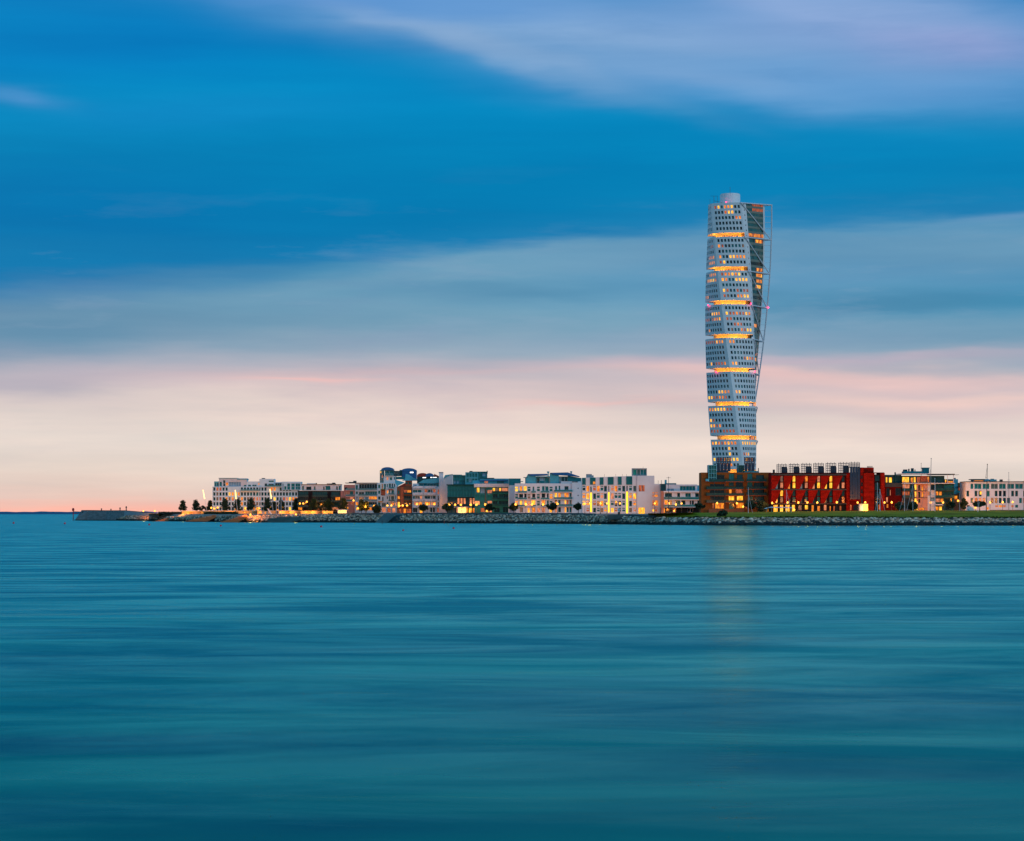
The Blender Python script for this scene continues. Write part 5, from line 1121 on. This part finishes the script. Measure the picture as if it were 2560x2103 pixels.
pole(2200+1560/5.87, 1130+185/5.87, 1279, 966, 'tall black tilted mast in front of the long white block', .17, name='mast', cat='mast', lean=.42, m=charcoal, cross=(1130+378/5.87,.3), stays=[(2200+1572/5.87,1130+220/5.87,2200+1545/5.87,1130+390/5.87)])
pole(2200+1890/5.87, 1130+305/5.87, 1279, 980, 'thin grey mast near the right edge before the long white block', .11, name='mast', cat='mast', m=MATS['grey_mast'], cross=(1130+412/5.87,.6))
pole(2200+2104/5.87, 1130+430/5.87, 1279, 975, 'dark flagpole at the very right edge of the picture', .1, m=dsteel)
pole(2200+1165/5.87, 1130+600/5.87, 1275, 975, 'thin pale flagpole before the ochre block', .07)
pole(2200+1440/5.87, 1130+600/5.87, 1283, 962, 'short pale mast with slanting stay before the wide flat tree', .09, name='mast', cat='mast', stays=[(2200+1460/5.87,1130+735/5.87,2200+1422/5.87,1283)])
pole(1440+1358/5.87, 1150+255/5.87, 1290, 1060, 'dark pole with two small lamps on a crossbar before the low white block', .13, name='pole_lamp', cat='lamp pole', m=dsteel, cross=(1150+262/5.87,1.0))
# café parasols, tent, kiosks
def parasol(px, py, w, D, label):
    x, z = PX(px,D), PZ(py,D); b0 = zl(px); r = empty('parasol', (x,D,b0), label, 'parasol', 'white parasols before the red building'); org = (x,D,b0)
    q = MB(); q.lathe((x,D,z), [(w,0),(w*.5,.28),(.06,.5)], whitecloth, 8); q.build('canopy', r, org); q = MB(); q.tube([(x,D,b0),(x,D,z+.4)], .05, steel, 5); q.build('pole', r, org)
for i, (u, v, w) in enumerate(((1035,835,1.2),(1110,820,1.9),(1180,822,1.9),(1250,820,1.9),(1320,822,1.8),(1385,826,1.6))):
    parasol(1740+u/5.87, 1130+v/5.87, w, 995-i%2, f'white café parasol, {ORD[i]} from the left before the red building')
D = 990; r = empty('tent', (PX(2427,D),D,5.6), 'small white and blue tent on the lawn before the long white block', 'tent'); q = MB(); x0, x1, xm = PX(2200+1268/5.87,D), PX(2200+1388/5.87,D), PX(2200+1325/5.87,D); z0, z1 = PZ(1130+868/5.87,D), PZ(1130+800/5.87,D)
for sx, wd in ((xm, .9),): q.prism([(x0,z0),(xm-1.1,z0+1.25),(xm-.3,z1),(xm+.3,z1),(xm+1.1,z0+1.3),(x1,z0)], D, D+3.4, whitecloth)
q.build('canopy', r, (PX(2427,D),D,5.6)); q = MB(); q.prism([(x0+.7,z0+.01),(xm-.8,z0+1.0),(xm-.2,z0+.01)], D-.05, D-.01, cyanmetal); q.build('door_flap', r, (PX(2427,D),D,5.6))
D = 990; x0, x1, x2 = PX(1880+1580/5.87,D), PX(1880+1630/5.87,D), PX(1880+1700/5.87,D); org = (x1,D,5.2); r = empty('lit_kiosk', org, 'brightly lit white kiosk in front of the right end of the red building', 'kiosk')
q = MB(); q.box(x0, x1, D, D+2.5, 4.8, PZ(1130+768/5.87,D), white); q.build('side_panel', r, org); q = MB(); q.box(x1+.01, x2, D, D+2.5, 4.8, PZ(1130+768/5.87,D), mat('kiosk_light', (1,.6,.1), emit=3, ecol=(1,.5,.05))); q.build('lit_front', r, org); q = MB(); q.box(x0-.2, x2+.2, D-.3, D+2.8, PZ(1130+767/5.87,D)+.01, PZ(1130+762/5.87,D), steel); q.build('roof', r, org)
l = bpy.data.lights.new('kiosk_lamp', 'POINT'); l.energy = 700; l.color = (1,.5,.1); l.shadow_soft_size = .4; lo = bpy.data.objects.new('kiosk_lamp', l); COL.objects.link(lo); lo.parent = r; lo.location = (1, -1.5, 1.2)
def kiosk(vw, u0, v0, u1, v1, D, label, n):
    ox, oy, s = VIEW[vw]; x0, x1, z0, z1 = PX(ox+u0/s,D), PX(ox+u1/s,D), PZ(oy+v1/s,D), PZ(oy+v0/s,D); z0 = min(z0, zl(ox+u0/s)-.2); org = ((x0+x1)/2,D,z0); r = empty('pavilion', org, label, 'pavilion')
    q = MB(); q.box(x0-.5, x1+.5, D-.6, D+4, z1, z1+.35, whitecloth); q.build('roof', r, org); q = MB(); q.box(x0, x1, D+2.8, D+3, z0, z1-.01, offwhite); q.build('back_wall', r, org)
    for k in range(n):
        x = x0+(x1-x0)*k/(n-1); q = MB(); q.box(x-.16, x+.16, D-.2, D+.1, z0, z1-.01, white); q.build('column', r, org)
    for k in range(n-1):
        x = x0+(x1-x0)*(k+.5)/(n-1); q = MB(); q.ball((x,D+1.2,z1-.5), .34, lamp_m, 10); q.build('lamp_globe', r, org)
        l = bpy.data.lights.new('pavilion_lamp', 'POINT'); l.energy = 420*LP; l.color = (1,.45,.08); l.shadow_soft_size = .3; lo = bpy.data.objects.new('pavilion_lamp', l); COL.objects.link(lo); lo.parent = r; lo.location = (x-org[0], .3, z1-1.1-z0)
kiosk(3, 145, 738, 272, 808, 1255, 'small open pavilion with lit white columns right of the black block', 4)
kiosk(3, 1905, 698, 2025, 782, 1225, 'lit open pavilion in front of the glass-fronted block', 3)
# hut with stair on the left promenade
ox, oy, s = VIEW[2]; D = 1262; org = (PX(ox+940/s,D),D,3.6); r = empty('beach_hut', org, 'small grey beach hut with a white slanting ladder left of the flagpoles', 'hut')
f = lambda u: PX(ox+u/s,D); gz = lambda v: PZ(oy+v/s,D)
q = MB(); q.box(f(903), f(990), D, D+4, 3.4, gz(752), greyw); q.build('wall', r, org); q = MB(); q.box(f(898), f(996), D-.3, D+4.3, gz(752)+.003, gz(744), dteal); q.build('roof', r, org)
q = MB(); q.box(f(948), f(966), D-.06, D-.01, gz(800), gz(762), GL['o']); q.build('door', r, org)
q = MB(); q.tube([(f(992),D-1,gz(715)),(f(1050),D-1,gz(805))], .16, white, 5); q.tube([(f(1006),D-1.8,gz(715)),(f(1064),D-1.8,gz(805))], .16, white, 5); q.build('ladder', r, org)
# statue
D = dw(1550)+8; ox, oy, s = VIEW[5]; x = PX(ox+630/s, D); zb = PZ(1287, D)
r = empty('statue', (x,D,zb), 'pale blue standing figure on a dark plinth before the yellow striped building', 'statue'); org = (x,D,zb)
q = MB(); q.lathe((x,D,zb-.02), [(.55,0),(.5,.9),(.62,.95),(.62,1.05)], charcoal, 10); q.build('plinth', r, org)
q = MB(); bm_ = mat('statue_pale_blue', (.35,.55,.62), .6)
q.lathe((x,D,zb+1.03), [(.30,0),(.26,.3),(.30,.75),(.22,1.05),(.34,1.42),(.12,1.56),(.09,1.62),(.15,1.72),(.16,1.84),(.08,1.96)], bm_, 12)
for sd in (-1, 1): q.tube([(x+sd*.30,D,zb+2.42),(x+sd*.42,D-.05,zb+2.05),(x+sd*.36,D-.2,zb+1.75)], .09, bm_, 6, .05)
q.build('figure', r, org, smooth=True)
# buoys and channel stakes
for i, (px, py, w) in enumerate(((34,1307,1),(162,1308,1),(373,1311,1),(552,1313.5,1),(803,1316,1.15),(1008,1325,1),(1134,1320,1.15))):
    d = EYE*FP/(py+2.2-HOR); x = PX(px, d); rr = 2.5*d/FP*w; q = MB()
    q.lathe((x,d,-.12), [(rr*.5,0),(rr,.3*rr+.05),(rr*1.0,rr),(rr*.6,rr*1.7),(rr*.15,rr*1.95)], redplastic, 12)
    tag(q.build('buoy', org=(x,d,0), smooth=True), ['red float at the far left edge of the sea','red float below the end of the mole','red float below the leftmost wooden stair','red float below the middle of the gridded white block','red float below the black block','nearest red float, right of the slipway','red float below the glass-fronted block'][i], 'buoy', 'red swimming area floats')
for i, (px, ya, yb) in enumerate(((955.5,1303,1311),(1110.5,1299,1310))):
    d = EYE*FP/(yb-HOR); x = PX(px,d); r = empty('marker_post', (x,d,0), ('dark marker post standing in water at the slipway foot','dark red marker post in the water before the quay rocks')[i], 'post'); q = MB(); q.tube([(x,d,-1),(x,d,PZ(ya,d))], .13, charcoal if i == 0 else redroof, 6); q.build('post', r, (x,d,0)); q = MB(); q.ball((x,d,PZ(ya,d)), .22, charcoal if i == 0 else redroof, 8); q.build('top_mark', r, (x,d,0))
# benches of rock rubble at the foot of the left trees: person-high railing along promenade
print('objects', len(bpy.data.objects), 'tris', sum(len(o.data.polygons) for o in bpy.data.objects if o.type == 'MESH'))
